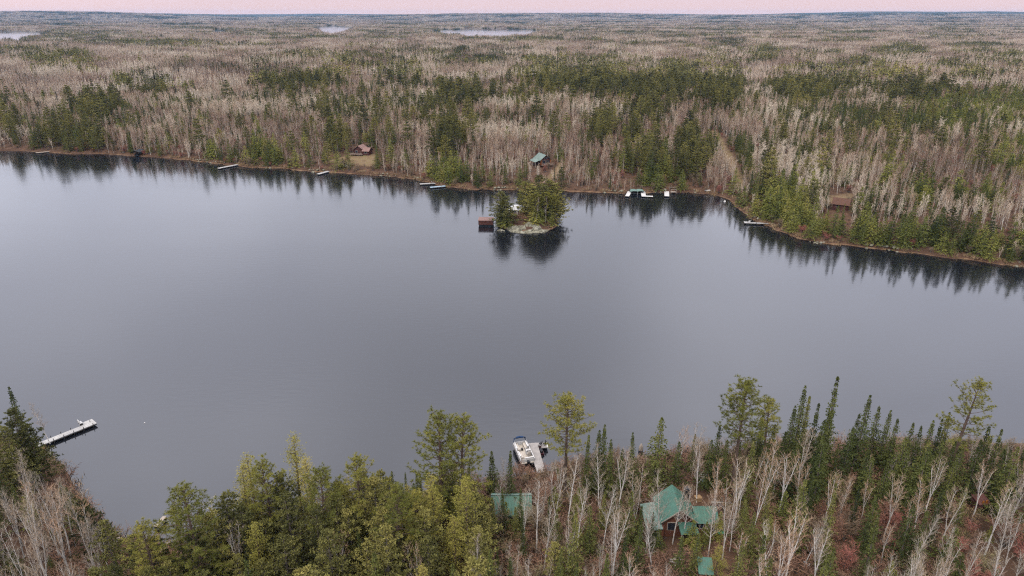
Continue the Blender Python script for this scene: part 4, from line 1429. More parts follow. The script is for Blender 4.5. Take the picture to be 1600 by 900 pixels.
for px, py, H, v in ((15, 607, 15, 1), (1258, 607, 15, 1), (1266, 620, 14, 3), (1243, 634, 13, 1), (1278, 631, 14, 3), (1310, 591, 18, 3), (1357, 620, 15, 1), (1376, 638, 12, 0), (1389, 642, 12, 1),
                     (1298, 640, 13, 0), (1405, 655, 12, 0), (1428, 661, 11, 0), (1444, 668, 11, 0), (1459, 661, 12, 1), (1474, 657, 12, 3), (1486, 648, 13, 1), (1550, 668, 12, 0), (1565, 672, 12, 3), (1340, 648, 11, 0),
                     (1030, 652, 14, 2), (1062, 690, 9, 2), (945, 665, 13, 1), (933, 674, 12, 1), (917, 682, 12, 3), (956, 690, 11, 1), (992, 679, 11, 1), (795, 706, 11, 1), (770, 706, 9, 4), (1196, 645, 11, 0),
                     (1125, 668, 11, 0), (1112, 688, 9, 2), (1137, 690, 9, 2), (1210, 665, 10, 0), (1226, 675, 9, 0), (1204, 762, 8, 1), (812, 762, 8, 1), (786, 766, 8, 3), (768, 778, 8, 4), (1372, 775, 9, 0), (1428, 790, 10, 2),
                     (1448, 800, 9, 0), (1515, 750, 9, 3), (1590, 700, 12, 2), (1490, 690, 10, 0), (1280, 675, 10, 2), (1255, 672, 11, 0), (1085, 680, 8, 1), (1345, 760, 8, 3), (1160, 845, 9, 4), (1000, 815, 9, 4), (950, 865, 9, 4), (1420, 700, 11, 2),
                     (1365, 715, 10, 2), (1388, 725, 9, 0), (1535, 690, 11, 0), (1505, 700, 10, 2), (985, 770, 10, 4), (925, 790, 9, 2), (975, 840, 9, 4), (1065, 840, 7, 4), (1090, 835, 7, 4), (1180, 800, 8, 2)):
    T_('spruce_tree', px, py, H, v)
for px, py, H, v in ((1262, 668, 12, 1), (1235, 705, 12, 3), (1195, 715, 13, 2), (1212, 690, 13, 0), (1305, 740, 10, 3), (1358, 755, 7, 3), (1470, 718, 11, 3), (1405, 745, 11, 5), (1545, 725, 10, 3), (1575, 755, 12, 1), (1590, 790, 11, 0),
                     (975, 705, 12, 3), (1000, 725, 12, 2), (940, 700, 11, 0), (868, 725, 12, 1), (890, 715, 12, 4), (905, 760, 12, 0), (840, 750, 12, 1), (850, 790, 12, 2), (1066, 668, 10, 3), (1090, 665, 10, 2), (1100, 690, 11, 2),
                     (58, 625, 9, 4), (35, 790, 13, 3), (65, 762, 14, 3), (20, 705, 11, 2), (85, 745, 12, 0), (150, 818, 9, 5), (45, 840, 12, 5), (528, 840, 10, 3), (1160, 715, 13, 3), (1130, 725, 12, 0), (1145, 760, 12, 2), (1250, 800, 13, 3), (1225, 830, 13, 5),
                     (1040, 742, 12, 0), (1062, 748, 11, 4), (1078, 752, 10, 0), (1120, 768, 11, 0), (1017, 770, 11, 2), (965, 790, 12, 3), (1290, 830, 11, 3), (1440, 870, 9, 5), (1490, 840, 9, 2), (740, 850, 11, 4), (805, 848, 10, 2), (795, 715, 10, 4), (775, 745, 9, 6)):
    T_('birch_tree', px, py, H, v)
for px, py, H, k, v in ((1020, 800, 6, 'spruce_tree', 4), (1085, 812, 4.5, 'fir_tree', 1), (1105, 815, 4, 'fir_tree', 0), (1002, 790, 7, 'spruce_tree', 0), (1128, 800, 5, 'fir_tree', 2), (1030, 826, 4, 'fir_tree', 1),
                        (790, 785, 5, 'fir_tree', 1), (822, 790, 4, 'alder_bush', 1), (776, 792, 5, 'alder_bush', 0), (805, 792, 6, 'spruce_tree', 0),
                        (1175, 690, 12, 'spruce_tree', 1), (1290, 660, 12, 'spruce_tree', 2), (1330, 668, 12, 'spruce_tree', 0), (1415, 685, 12, 'spruce_tree', 2), (1450, 690, 11, 'spruce_tree', 2), (1475, 690, 11, 'spruce_tree', 2),
                        (60, 770, 12, 'birch_tree', 3), (110, 760, 12, 'birch_tree', 1), (25, 760, 13, 'birch_tree', 2), (80, 800, 12, 'birch_tree', 5)):
    T_(k, px, py, H, v)
T_('dead_tree', 530, 812, 9, 0); T_('dead_tree', 548, 822, 8, 1); T_('dead_tree', 328, 778, 8, 1)

# ------------------------------------------------------------------ near shore: the rest of the wood
SKY = np.array([(-300, 690), (0, 690), (30, 700), (70, 735), (100, 770), (140, 800), (172, 852), (205, 846), (250, 812), (330, 790), (400, 760), (480, 742), (560, 735), (650, 730), (745, 715), (762, 722), (790, 742), (835, 740),
                (872, 715), (950, 700), (1010, 702), (1100, 688), (1150, 678), (1250, 672), (1350, 668), (1420, 676), (1500, 676), (1600, 682), (1900, 690)])
KEEP = [(1010, 756, 1120, 812, .6), (768, 768, 830, 786, .55), (796, 683, 853, 716, .0), (64, 652, 158, 696, .0), (1084, 864, 1110, 898, .0), (1080, 742, 1104, 790, .2), (1118, 826, 1132, 850, .1), (1516, 752, 1546, 803, .12),
        (1044, 862, 1068, 892, .15), (1252, 872, 1268, 896, .1), (992, 690, 1008, 712, .1), (1118, 785, 1142, 812, .25), (240, 824, 268, 870, .1), (164, 846, 192, 866, 0)]
occ = [(t['x'], t['y']) for t in REG]
HOUSE_XY = [(lodge.location.x, lodge.location.y + 1.5, 6.6), (shed.location.x, shed.location.y, 4.6), (sh2.location.x, sh2.location.y, 2.6), (sh3.location.x, sh3.location.y, 2.2), (tk.location.x, tk.location.y, 1.8)]
yard = CLEAR['yard']
KH = {'birch_tree': (6, 11.5), 'spruce_tree': (6, 13), 'maple_bush': (2.6, 5), 'alder_bush': (2.4, 4.8), 'white_pine': (8, 14), 'fir_tree': (2.5, 6.5), 'larch_tree': (8, 12), 'red_pine': (13, 17)}
H0 = {k: [max(v.co.z for v in p[0].vertices) for p in ps] for k, ps in PROTO.items()}
tries = 0; placed = 0
cand = []
for yy in np.arange(44, 122, 2.0):
    for xx in np.arange(-112, 118, 2.0):
        cand.append((xx + rnd.uniform(-1.0, 1.0), yy + rnd.uniform(-1.0, 1.0)))
rnd.shuffle(cand)
cx = np.array([c[0] for c in cand]); cy = np.array([c[1] for c in cand])
chh, chs = terrain(cx, cy)
for (x, y), gz, gs in zip(cand, chh, chs):
    if gs < .6 or gz < .25 or y > 150:
        continue
    px0, py0, dep = proj(x, y, gz)
    if px0 < -70 or px0 > 1680 or dep < 20:
        continue
    if min((x - a) ** 2 + (y - b_) ** 2 for a, b_ in occ) < 1.75 ** 2:
        continue
    if any((x - a) ** 2 + (y - b_) ** 2 < r_ * r_ for a, b_, r_ in HOUSE_XY):
        continue
    if sdf_poly(yard, np.array([x]), np.array([y]))[0] > -1 and rnd.random() < .85:
        continue
    if px0 < 175: W_ = [('birch_tree', .32), ('white_pine', .14), ('fir_tree', .18), ('alder_bush', .20), ('maple_bush', .04), ('spruce_tree', .12)]
    elif px0 < 420: W_ = [('white_pine', .34), ('birch_tree', .18), ('spruce_tree', .14), ('alder_bush', .16), ('fir_tree', .18)]
    elif px0 < 760: W_ = [('white_pine', .30), ('larch_tree', .05), ('birch_tree', .22), ('spruce_tree', .17), ('alder_bush', .12), ('fir_tree', .14)]
    elif px0 < 1000: W_ = [('birch_tree', .36), ('spruce_tree', .28), ('alder_bush', .17), ('maple_bush', .04), ('fir_tree', .15)]
    elif gs < 22: W_ = [('birch_tree', .40), ('spruce_tree', .42), ('alder_bush', .12), ('fir_tree', .06)]
    elif px0 > 1130: W_ = [('birch_tree', .36), ('spruce_tree', .15), ('maple_bush', .19), ('alder_bush', .12), ('fir_tree', .18)]
    else: W_ = [('birch_tree', .38), ('spruce_tree', .20), ('maple_bush', .08), ('alder_bush', .16), ('fir_tree', .18)]
    rr_ = rnd.random(); kind = W_[-1][0]
    for k, w in W_:
        if rr_ < w:
            kind = k; break
        rr_ -= w
    H = rnd.uniform(*KH[kind])
    ptx, pty, _ = proj(x, y, gz + H)
    lim = np.interp(ptx, SKY[:, 0], SKY[:, 1]) + rnd.uniform(0, 14)
    while pty < lim and H > 2.2:
        H *= .86
        ptx, pty, _ = proj(x, y, gz + H)
    if pty < lim:
        continue
    lo, hi = KH[kind]
    if H < lo * .72:
        kind = rnd.choice(['alder_bush', 'fir_tree', 'alder_bush', 'birch_tree']) if H < 6 else 'birch_tree'
        if kind == 'birch_tree' and H < 4.5: kind = 'alder_bush'
    hw = {'birch_tree': 1.2, 'spruce_tree': 1.3, 'maple_bush': 1.8, 'alder_bush': 1.8, 'white_pine': 2.8, 'fir_tree': 1.8, 'larch_tree': 2.3, 'red_pine': 3}[kind] * FOC / dep
    bad = False
    for x0, y0, x1, y1, pr_ in KEEP:
        if ptx + hw > x0 and ptx - hw < x1 and pty < y1 and py0 > y0:
            p_ok = pr_ if kind == 'birch_tree' else 0
            if rnd.random() > p_ok:
                bad = True
                break
    if bad:
        # low growth only in front of what shows
        continue
    if sum(1 for t in REG if t['kind'] == kind) >= 300:
        kind = 'alder_bush'; H = 3.5
    v = rnd.randrange(len(PROTO[kind]))
    add_tree(kind, x, y, H / H0[kind][v], v, None, None, 'near', float(gz))
    occ.append((x, y))

# ------------------------------------------------------------------ islet trees
for px, py, pb_, k, v in ((842, 275, 336, 'white_pine', 1), (820, 283, 335, 'red_pine', 2), (858, 281, 338, 'red_pine', 2), (871, 291, 342, 'white_pine', 1), (848, 290, 344, 'white_pine', 1), (832, 292, 340, 'white_pine', 3),
                          (776, 300, 352, 'white_pine', 1), (784, 308, 356, 'white_pine', 3), (812, 306, 330, 'white_pine', 3), (864, 304, 347, 'red_pine', 1), (878, 308, 344, 'white_pine', 3), (862, 333, 352, 'fir_tree', 0), (780, 328, 358, 'fir_tree', 1),
                          (853, 300, 348, 'red_pine', 3), (852, 308, 349, 'birch_tree', 1), (838, 308, 348, 'birch_tree', 4), (872, 312, 350, 'white_pine', 3), (829, 288, 338, 'white_pine', 3), (866, 287, 342, 'white_pine', 3), 
                          (836, 300, 346, 'red_pine', 1), (843, 318, 350, 'fir_tree', 2), (834, 325, 350, 'fir_tree', 1), (771, 318, 351, 'fir_tree', 2), (787, 318, 350, 'spruce_tree', 2), (860, 318, 350, 'spruce_tree', 4)):
    z = 1.2
    for _ in range(3):
        x, y = unproj(px, pb_, z); z = max(.4, hgt(x, y))
    ddx, ddy = (x - ISL[0]) / (ISL_R[0] * .9), (y - ISL[1]) / (ISL_R[1] * .9)
    q = math.hypot(ddx, ddy)
    if q > 1:
        x = ISL[0] + (x - ISL[0]) / q; y = ISL[1] + (y - ISL[1]) / q
    z = hgt(x, y)
    _, _, dep = proj(x, y, z)
    # height that brings the top to its place: solve along the vertical
    H = 1.0
    while proj(x, y, z + H)[1] > py and H < 20:
        H += .1
    add_tree(k, x, y, H / H0[k][v], v, None, None, 'islet', z, 1.0 if k == 'birch_tree' else 1.65)
for (a_, q, kk, sc_) in ((3.6, .95, 'alder_bush', .45), (5.9, .93, 'maple_bush', .5), (.3, .93, 'alder_bush', .55), (1.2, .9, 'maple_bush', .6), (2.4, .92, 'alder_bush', .55), (3.1, .9, 'maple_bush', .5), (4.0, .85, 'maple_bush', .4), (3.4, .8, 'alder_bush', .5), (0, .75, 'maple_bush', .5), (.8, .6, 'maple_bush', .6), (5.9, .75, 'maple_bush', .35)):
    add_tree(kk, ISL[0] + ISL_R[0] * q * math.cos(a_), ISL[1] + ISL_R[1] * q * math.sin(a_), sc_, None, None, None, 'islet')

# ------------------------------------------------------------------ the far woods
# where evergreens gather: (photo x, photo y, half widths, strength, 'p' pine / 's' spruce / 'f' young firs)
ZONES = [(100, 95, 46, 14, .8, 'p'), (230, 128, 40, 16, .7, 'p'), (152, 165, 34, 12, .8, 'p'), (18, 195, 16, 14, .7, 'p'), (115, 212, 62, 16, .85, 'p'), (60, 225, 60, 10, .4, 's'),
         (400, 100, 70, 10, .5, 's'), (470, 125, 70, 16, .6, 'p'), (600, 105, 120, 16, .55, 'p'), (700, 82, 110, 12, .75, 's'), (760, 92, 50, 12, .8, 's'), (540, 88, 90, 8, .5, 'p'), (330, 95, 90, 9, .45, 's'),
         (860, 110, 50, 26, .85, 'p'), (940, 115, 60, 30, .8, 'p'), (1010, 128, 60, 28, .75, 'p'), (1065, 118, 60, 24, .7, 'p'), (1130, 132, 26, 42, .95, 'p'), (1190, 85, 22, 14, .8, 'p'), (1135, 65, 32, 7, .98, 's'),
         (1255, 125, 48, 30, .75, 'p'), (1350, 115, 50, 24, .65, 'p'), (1415, 135, 60, 22, .6, 'p'), (1500, 110, 60, 20, .5, 'p'), (1410, 80, 40, 9, .8, 'p'), (1560, 160, 60, 40, .55, 'f'), (1480, 170, 60, 30, .5, 'f'), (1310, 175, 80, 40, .4, 's'),
         (1240, 190, 40, 40, .4, 's'), (1400, 190, 60, 20, .35, 's'), (900, 52, 50, 7, .6, 's'), (1010, 55, 100, 7, .55, 's'), (1210, 45, 120, 4, .5, 's'), (1480, 50, 90, 5, .5, 's'), (120, 53, 120, 5, .6, 's'), (600, 58, 60, 6, .5, 's'),
         (250, 70, 90, 6, .5, 'p'), (30, 82, 40, 8, .7, 'p'), (520, 222, 17, 26, 1.0, 'p'), (545, 232, 10, 8, .7, 's'), (590, 250, 8, 14, .8, 's'), (702, 210, 24, 28, .9, 'p'), (685, 245, 20, 16, .7, 'f'), (709, 265, 20, 18, 1.0, 'f'), (738, 270, 14, 18, .7, 's'),
         (940, 195, 17, 22, .9, 'p'), (985, 205, 16, 18, .7, 'p'), (1010, 165, 22, 14, .7, 'p'), (1000, 245, 34, 20, .75, 'p'), (1085, 235, 26, 34, .95, 'p'), (1045, 268, 44, 18, .8, 'f'), (1160, 235, 15, 34, .85, 's'), (1197, 265, 16, 26, .7, 'p'), (1090, 270, 22, 20, .8, 'p'),
         (1240, 315, 38, 28, .95, 'f'), (1275, 345, 26, 20, .9, 'f'), (1340, 350, 42, 24, .95, 'f'), (1300, 340, 26, 20, .7, 'p'), (1418, 362, 30, 22, .85, 'f'), (1475, 360, 30, 24, .8, 'f'), (1522, 375, 24, 18, .9, 'f'), (1530, 290, 40, 20, .6, 'f'), (1455, 290, 40, 16, .45, 'f'), (1180, 290, 14, 12, .6, 's'),
         (375, 240, 60, 22, .5, 's'), (330, 236, 14, 14, .6, 'f'), (408, 235, 26, 20, .6, 'f'), (455, 252, 26, 12, .5, 's'), (600, 215, 22, 10, .35, 's'), (800, 165, 60, 20, .22, 's'), (960, 290, 30, 8, .5, 'f'), (1040, 292, 90, 8, .35, 'f'),
         (640, 150, 200, 30, .15, 's'), (300, 180, 200, 40, .05, 's'), (700, 160, 30, 20, .4, 'p'), (630, 118, 60, 14, .5, 'p'), (1560, 95, 50, 14, .5, 'p'), (1590, 215, 30, 30, .4, 'f'), (1350, 255, 120, 20, .12, 'f'), (1228, 322, 22, 22, .95, 'f'), (1262, 336, 22, 20, .95, 'f'), (1305, 345, 24, 20, .95, 'f'), (1350, 350, 30, 20, .98, 'f'), (1418, 358, 24, 20, .95, 'f'), (1475, 364, 22, 18, .95, 'f'), (1522, 372, 20, 18, .9, 'f'), (1230, 240, 20, 30, .3, 's')]
ZN = []
for zx, zy, rx_, ry_, st_, kk in ZONES:
    hz_ = 8 + (3 if zy > 90 else 6)
    D_ = math.hypot(*unproj(zx, zy, hz_))
    ZN.append((zx, zy, rx_, ry_, st_, kk))


def hash_noise(X, Y, lam, seed):
    r_ = np.random.RandomState(seed)
    s = np.zeros_like(X)
    for i in range(7):
        a = r_.uniform(0, 6.28); k = 2 * math.pi / (lam * r_.uniform(.6, 1.6))
        s += np.sin(X * math.cos(a) * k + Y * math.sin(a) * k + r_.uniform(0, 6.28))
    return s / 7 ** .5


def zone_field(X, Y, Z):
    """evergreen strength by type at ground points"""
    px, py, _ = proj(X, Y, Z + 7.0)
    wob = hash_noise(X, Y, 26.0, 41) * .22 + hash_noise(X, Y, 90.0, 42) * .18
    f = {'p': np.full(X.shape, .0), 's': np.full(X.shape, .0), 'f': np.full(X.shape, .0)}
    for zx, zy, rx_, ry_, st_, kk in ZN:
        q = np.sqrt(((px - zx) / (rx_ * 1.0)) ** 2 + ((py - zy) / (ry_ * 1.0)) ** 2) + wob
        f[kk] = np.maximum(f[kk], st_ * np.clip((1.25 - q) / .45, 0, 1))
    big = hash_noise(X, Y, 420.0, 7)
    mid = hash_noise(X, Y, 75.0, 8)
    near_ = np.clip((1000 - np.hypot(X, Y)) / 300, .35, 1)
    f['s'] = np.maximum(f['s'], (.055 + .13 * np.clip(big - .1, 0, 1) + .25 * np.clip(mid - .7, 0, 1)) * near_)
    f['p'] = np.maximum(f['p'], (.03 + .08 * np.clip(-big - .2, 0, 1) + .24 * np.clip(-mid - .8, 0, 1)) * near_)
    f['f'] = np.maximum(f['f'], .03 * near_)
    return f


def far_points(d0, d1, spacing, amax=41):
    pts = []
    d = d0
    while d < d1:
        n = int(2 * math.radians(amax) * d / spacing)
        a = (np.arange(n) + nrs.uniform(-.45, .45, n)) / n * 2 * math.radians(amax) - math.radians(amax)
        dd = d + nrs.uniform(-.45, .45, n) * spacing
        pts.append(np.stack([dd * np.sin(a), dd * np.cos(a)], 1))
        d += spacing
    return np.concatenate(pts)


FARD = 700.0
P = far_points(172, FARD, 2.8)
Z, S = terrain(P[:, 0], P[:, 1])
ok = (S > .6) & (P[:, 1] > 150) & (Z > .25)
px_, py_, dp_ = proj(P[:, 0], P[:, 1], Z)
ok &= (px_ > -60) & (px_ < 1660)
for k, poly in CLEAR.items():
    ok &= ~((np.hypot(P[:, 0], P[:, 1]) < 700) & (sdf_poly(poly, P[:, 0], P[:, 1]) > -.8))
for hx_, hy_, r_ in ((rc.location.x, rc.location.y, 7.5), (gc.location.x - 1, gc.location.y, 9), (bc.location.x, bc.location.y, 5)):
    ok &= np.hypot(P[:, 0] - hx_, P[:, 1] - hy_) > r_
    if hx_ == bc.location.x:
        ux, uy = -hx_ / math.hypot(hx_, hy_), -hy_ / math.hypot(hx_, hy_)
        al = (P[:, 0] - hx_) * ux + (P[:, 1] - hy_) * uy
        ac = np.abs(-(P[:, 0] - hx_) * uy + (P[:, 1] - hy_) * ux)
        ok &= ~((al > 0) & (al < 24) & (ac < 3.6))
        continue
    # the open slope below each cabin keeps it in view
    ux, uy = -hx_ / math.hypot(hx_, hy_), -hy_ / math.hypot(hx_, hy_)
    al = (P[:, 0] - hx_) * ux + (P[:, 1] - hy_) * uy
    ac = np.abs(-(P[:, 0] - hx_) * uy + (P[:, 1] - hy_) * ux)
    ok &= ~((al > 0) & (al < (30 if hx_ == rc.location.x else 22)) & (ac < r_ * (.8 if hx_ == rc.location.x else .55)) & (nrs.uniform(0, 1, len(P)) < .85))
P, Z, S, px_, py_, dp_ = P[ok], Z[ok], S[ok], px_[ok], py_[ok], dp_[ok]
zf = zone_field(P[:, 0], P[:, 1], Z)
u = nrs.uniform(0, 1, len(P))
D = np.hypot(P[:, 0], P[:, 1])
kind = np.full(len(P), 0)                                # 0 bare, 1 pine, 2 spruce, 3 fir, 9 none
tot = zf['p'] + zf['s'] + zf['f']
sel = u < np.clip(tot, 0, .92)
u2 = nrs.uniform(0, 1, len(P)) * tot
kind[sel & (u2 < zf['p'])] = 1
kind[sel & (u2 >= zf['p']) & (u2 < zf['p'] + zf['s'])] = 2
kind[sel & (u2 >= zf['p'] + zf['s'])] = 3
edge = (px_ > 1195) & (S < 10) & (nrs.uniform(0, 1, len(P)) < .5)
kind[edge] = 3
# a big crown takes the room of its neighbours; bare woods thin out in patches
kind[(kind == 1) & (nrs.uniform(0, 1, len(P)) > .23)] = 9
kind[(kind == 3) & ~edge & (nrs.uniform(0, 1, len(P)) > .62)] = 9
kind[(kind == 2) & (nrs.uniform(0, 1, len(P)) > .80)] = 9
gap = hash_noise(P[:, 0], P[:, 1], 46.0, 77) + .5 * hash_noise(P[:, 0], P[:, 1], 17.0, 79)
kind[(kind == 0) & (nrs.uniform(0, 1, len(P)) < np.clip(.16 + .75 * (gap - .35), .08, .93))] = 9
stand = hash_noise(P[:, 0], P[:, 1], 130.0, 78)
hts = np.where(kind == 0, np.clip(9.8 + 1.8 * stand + nrs.normal(0, 1.9, len(P)), 4, 15), 0)
hts = np.where(kind == 1, np.clip(nrs.normal(13.5, 3.0, len(P)), 6, 19), hts)
hts = np.where(kind == 2, np.clip(nrs.normal(8.5, 2.6, len(P)), 3, 14), hts)
hts = np.where(kind == 3, np.clip(nrs.normal(8.6, 2.0, len(P)), 3.5, 13), hts)
hts = np.where(kind == 0, hts * .80, hts)
hts = np.where((kind == 1) & (D < 270), np.minimum(hts, 11.5), hts)
hts = np.where((kind == 0) & (D < 330), hts * (.78 + .22 * smooth(D, 230, 330)), hts)
hts = np.where((kind == 0) & (S < 7), hts * nrs.uniform(.5, .95, len(P)), hts)
hts = np.where((kind == 1) & (S < 9), hts * .75, hts)
NAME = {0: 'aspen_tree', 1: 'white_pine', 2: 'spruce_tree', 3: 'fir_tree'}
have = {}
for t in REG:
    have[t['kind']] = have.get(t['kind'], 0) + 1
used = np.zeros(len(P), bool)
for k in (0, 1, 2, 3):
    ids = np.where((kind == k) & (px_ > 0) & (px_ < 1600))[0]
    ids = ids[np.argsort(D[ids] / hts[ids] ** .5)]
    nmax = max(0, 300 - have.get(NAME[k], 0))
    for i in ids[:nmax]:
        v = rnd.randrange(len(PROTO[NAME[k]]))
        add_tree(NAME[k], float(P[i, 0]), float(P[i, 1]), float(hts[i] / H0[NAME[k]][v]), v, None, None, 'far', float(Z[i]))
        used[i] = True


# ------------------------------------------------------------------ masses nobody could count, scattered as instances
def proto_object(name, meshes):
    """trunk and crown in one mesh (not linked to the scene: only the scatters use it)"""
    vs, fs, mi, mats, o = [], [], [], [], 0
    for me_ in meshes:
        n = len(me_.vertices)
        co = np.empty(n * 3, np.float32); me_.vertices.foreach_get('co', co)
        vs.extend(map(tuple, co.reshape(-1, 3)))
        mt = me_.materials[0]
        if mt not in mats:
            mats.append(mt)
        for p in me_.polygons:
            fs.append(tuple(i + o for i in p.vertices)); mi.append(mats.index(mt))
        o += n
    me_ = bpy.data.meshes.new(name)
    me_.from_pydata(vs, [], fs)
    for mt in mats:
        me_.materials.append(mt)
    me_.polygons.foreach_set('material_index', mi)
    me_.update()
    return bpy.data.objects.new(name, me_)


def scatter(name, protos, pts, scl, variant=None, label=None):
    n = len(pts)
    me_ = bpy.data.meshes.new(name)
    me_.vertices.add(n)
    me_.vertices.foreach_set('co', np.asarray(pts, np.float32).ravel())
    a = me_.attributes.new('var', 'INT', 'POINT')
    a.data.foreach_set('value', (nrs.randint(0, len(protos), n) if variant is None else variant).astype(np.int32))
    a = me_.attributes.new('rot', 'FLOAT_VECTOR', 'POINT')
    a.data.foreach_set('vector', np.stack([nrs.normal(0, .03, n), nrs.normal(0, .03, n), nrs.uniform(0, 6.28, n)], 1).astype(np.float32).ravel())
    a = me_.attributes.new('scl', 'FLOAT_VECTOR', 'POINT')
    w = scl * nrs.uniform(.9, 1.35, n)
    a.data.foreach_set('vector', np.stack([w, w, scl], 1).astype(np.float32).ravel())
    o = bpy.data.objects.new(name, me_)
    COL.objects.link(o)
    o['kind'] = 'stuff'
    if label:
        o['label'] = label
    ng = bpy.data.node_groups.new(name + '_scatter', 'GeometryNodeTree')
    ng.interface.new_socket('Geometry', in_out='INPUT', socket_type='NodeSocketGeometry')
    ng.interface.new_socket('Geometry', in_out='OUTPUT', socket_type='NodeSocketGeometry')
    gi = ng.nodes.new('NodeGroupInput'); go = ng.nodes.new('NodeGroupOutput')
    jn = ng.nodes.new('GeometryNodeGeometryToInstance')
    for p in reversed(protos):
        oi = ng.nodes.new('GeometryNodeObjectInfo')
        oi.inputs['Object'].default_value = p
        oi.inputs['As Instance'].default_value = False
        ng.links.new(oi.outputs['Geometry'], jn.inputs[0])

    def attr(nm, ty):
        q = ng.nodes.new('GeometryNodeInputNamedAttribute'); q.data_type = ty; q.inputs[0].default_value = nm
        return q.outputs[0]
    ip = ng.nodes.new('GeometryNodeInstanceOnPoints')
    ip.inputs['Pick Instance'].default_value = True
    ng.links.new(gi.outputs[0], ip.inputs['Points'])
    ng.links.new(jn.outputs[0], ip.inputs['Instance'])
    ng.links.new(attr('var', 'INT'), ip.inputs['Instance Index'])
    er = ng.nodes.new('FunctionNodeEulerToRotation')
    ng.links.new(attr('rot', 'FLOAT_VECTOR'), er.inputs[0])
    ng.links.new(er.outputs[0], ip.inputs['Rotation'])
    ng.links.new(attr('scl', 'FLOAT_VECTOR'), ip.inputs['Scale'])
    ng.links.new(ip.outputs[0], go.inputs[0])
    md = o.modifiers.new('scatter', 'NODES'); md.node_group = ng
    return o


for k, nm, lab in ((0, 'aspen_woods', 'mass of bare tan and mauve aspens filling the woods behind the far shore'), (1, 'pine_woods', 'dark olive white pines massed through the far bare woods'), (2, 'spruce_woods', 'small dark spruces dotted through the far bare woods'), (3, 'fir_woods', 'young green firs massed behind the far shore')):
    ids = np.where((kind == k) & ~used)[0]
    pr = [proto_object(NAME[k] + '_source', m_) for m_ in PROTO[NAME[k]]]
    var = nrs.randint(0, len(pr), len(ids))
    h0 = np.array(H0[NAME[k]])[var]
    scatter(nm, pr, np.stack([P[ids, 0], P[ids, 1], Z[ids] - .1], 1), hts[ids] / h0, var, lab)


# low growth
def under(d0, d1, sp, cond):
    p = far_points(d0, d1, sp)
    z, s = terrain(p[:, 0], p[:, 1])
    q = cond(p, z, s)
    for poly in CLEAR.values():
        q &= ~(sdf_poly(poly, p[:, 0], p[:, 1]) > -.3)
    p, z = p[q], z[q]
    a, b_, _ = proj(p[:, 0], p[:, 1], z)
    q = (a > -60) & (a < 1660) & (b_ < 980)
    return p[q], z[q]


brush = [proto_object('brush_source', bush_proto(900 + i, 1.6, 1.3, M['brush'], 6, .035, 3)) for i in range(4)]
mbush = [proto_object('maple_source', m_) for m_ in PROTO['maple_bush']]
p, z = under(42, 125, 1.35, lambda p, z, s: (s > .3) & (p[:, 1] < 140) & (nrs.uniform(0, 1, len(p)) < .8))
bad = np.zeros(len(p), bool)
for a_, b_, r_ in HOUSE_XY:
    bad |= np.hypot(p[:, 0] - a_, p[:, 1] - b_) < r_ * .95
p, z = p[~bad], z[~bad]
scatter('undergrowth', brush, np.stack([p[:, 0], p[:, 1], z - .05], 1), nrs.uniform(.5, 1.7, len(p)), None, 'brown knee-high brush covering the floor of the near wood')
p, z = under(172, 520, 2.7, lambda p, z, s: (s > .5) & (p[:, 1] > 150) & (nrs.uniform(0, 1, len(p)) < np.where(s < 10, .8, .42)))
scatter('brushwood', brush + brush + mbush[:2] + [proto_object('alder_source', m_) for m_ in PROTO['alder_bush']], np.stack([p[:, 0], p[:, 1], z - .05], 1), nrs.uniform(.45, .95, len(p)), None, 'rusty low brush along the far bank and under its trees')
n_ = 420
a_ = nrs.uniform(0, 6.28, n_); q_ = np.sqrt(nrs.uniform(0, .95, n_))
xi, yi = ISL[0] + ISL_R[0] * q_ * np.cos(a_), ISL[1] + ISL_R[1] * q_ * np.sin(a_)
zi, _ = terrain(xi, yi)
kp = (zi > .25) & ~((np.abs(xi - ic.location.x) < 4) & (np.abs(yi - ic.location.y) < 3.4)) & ~((np.abs(xi - rx) < 7) & (np.abs(yi - ry - .6) < 4.4))
scatter('islet_brush', brush, np.stack([xi[kp], yi[kp], zi[kp] - .05], 1), nrs.uniform(.4, 1.1, int(kp.sum())), None, 'low brown and olive brush between the islet trees')
# dry grass fringe and loose stones right on the waterline
reed = []
for i in range(3):
    g = random.Random(950 + i); q = MB()
    for k in range(60):
        x, y = g.gauss(0, .5), g.gauss(0, .35)
        q.blade((x, y, -.1), (x + g.gauss(0, .25), y + g.gauss(0, .25), g.uniform(.35, .8)), .07, g)
    reed.append(bpy.data.objects.new('reed_source', q.mesh('reed', [M['reed']])))
p, z = under(60, 420, 1.3, lambda p, z, s: (s > -.5) & (s < 2.4) & (nrs.uniform(0, 1, len(p)) < .75 * (hash_noise(p[:, 0], p[:, 1], 14., 3) > -.5)))
scatter('shore_grass', reed, np.stack([p[:, 0], p[:, 1], np.maximum(z, 0)], 1), nrs.uniform(.6, 1.4, len(p)), None, 'dry tan grass fringing the waterline')
stone = []
for i in range(4):
    g = random.Random(970 + i); q = MB(); vs = []
    for b_ in range(4):
        th = .3 + b_ * .8
        for a_ in range(6):
            k = g.uniform(.75, 1.2); an = a_ * 1.047
            vs.append((k * math.sin(th) * math.cos(an) * .5, k * math.sin(th) * math.sin(an) * .4, .3 * math.cos(th) * k + .1))
    fs = [(b_ * 6 + a_, b_ * 6 + 6 + a_, b_ * 6 + 6 + (a_ + 1) % 6, b_ * 6 + (a_ + 1) % 6) for b_ in range(3) for a_ in range(6)] + [(0, 1, 2, 3, 4, 5)]
    q.add(vs, fs); stone.append(bpy.data.objects.new('stone_source', q.mesh('stone', [M['rock']])))
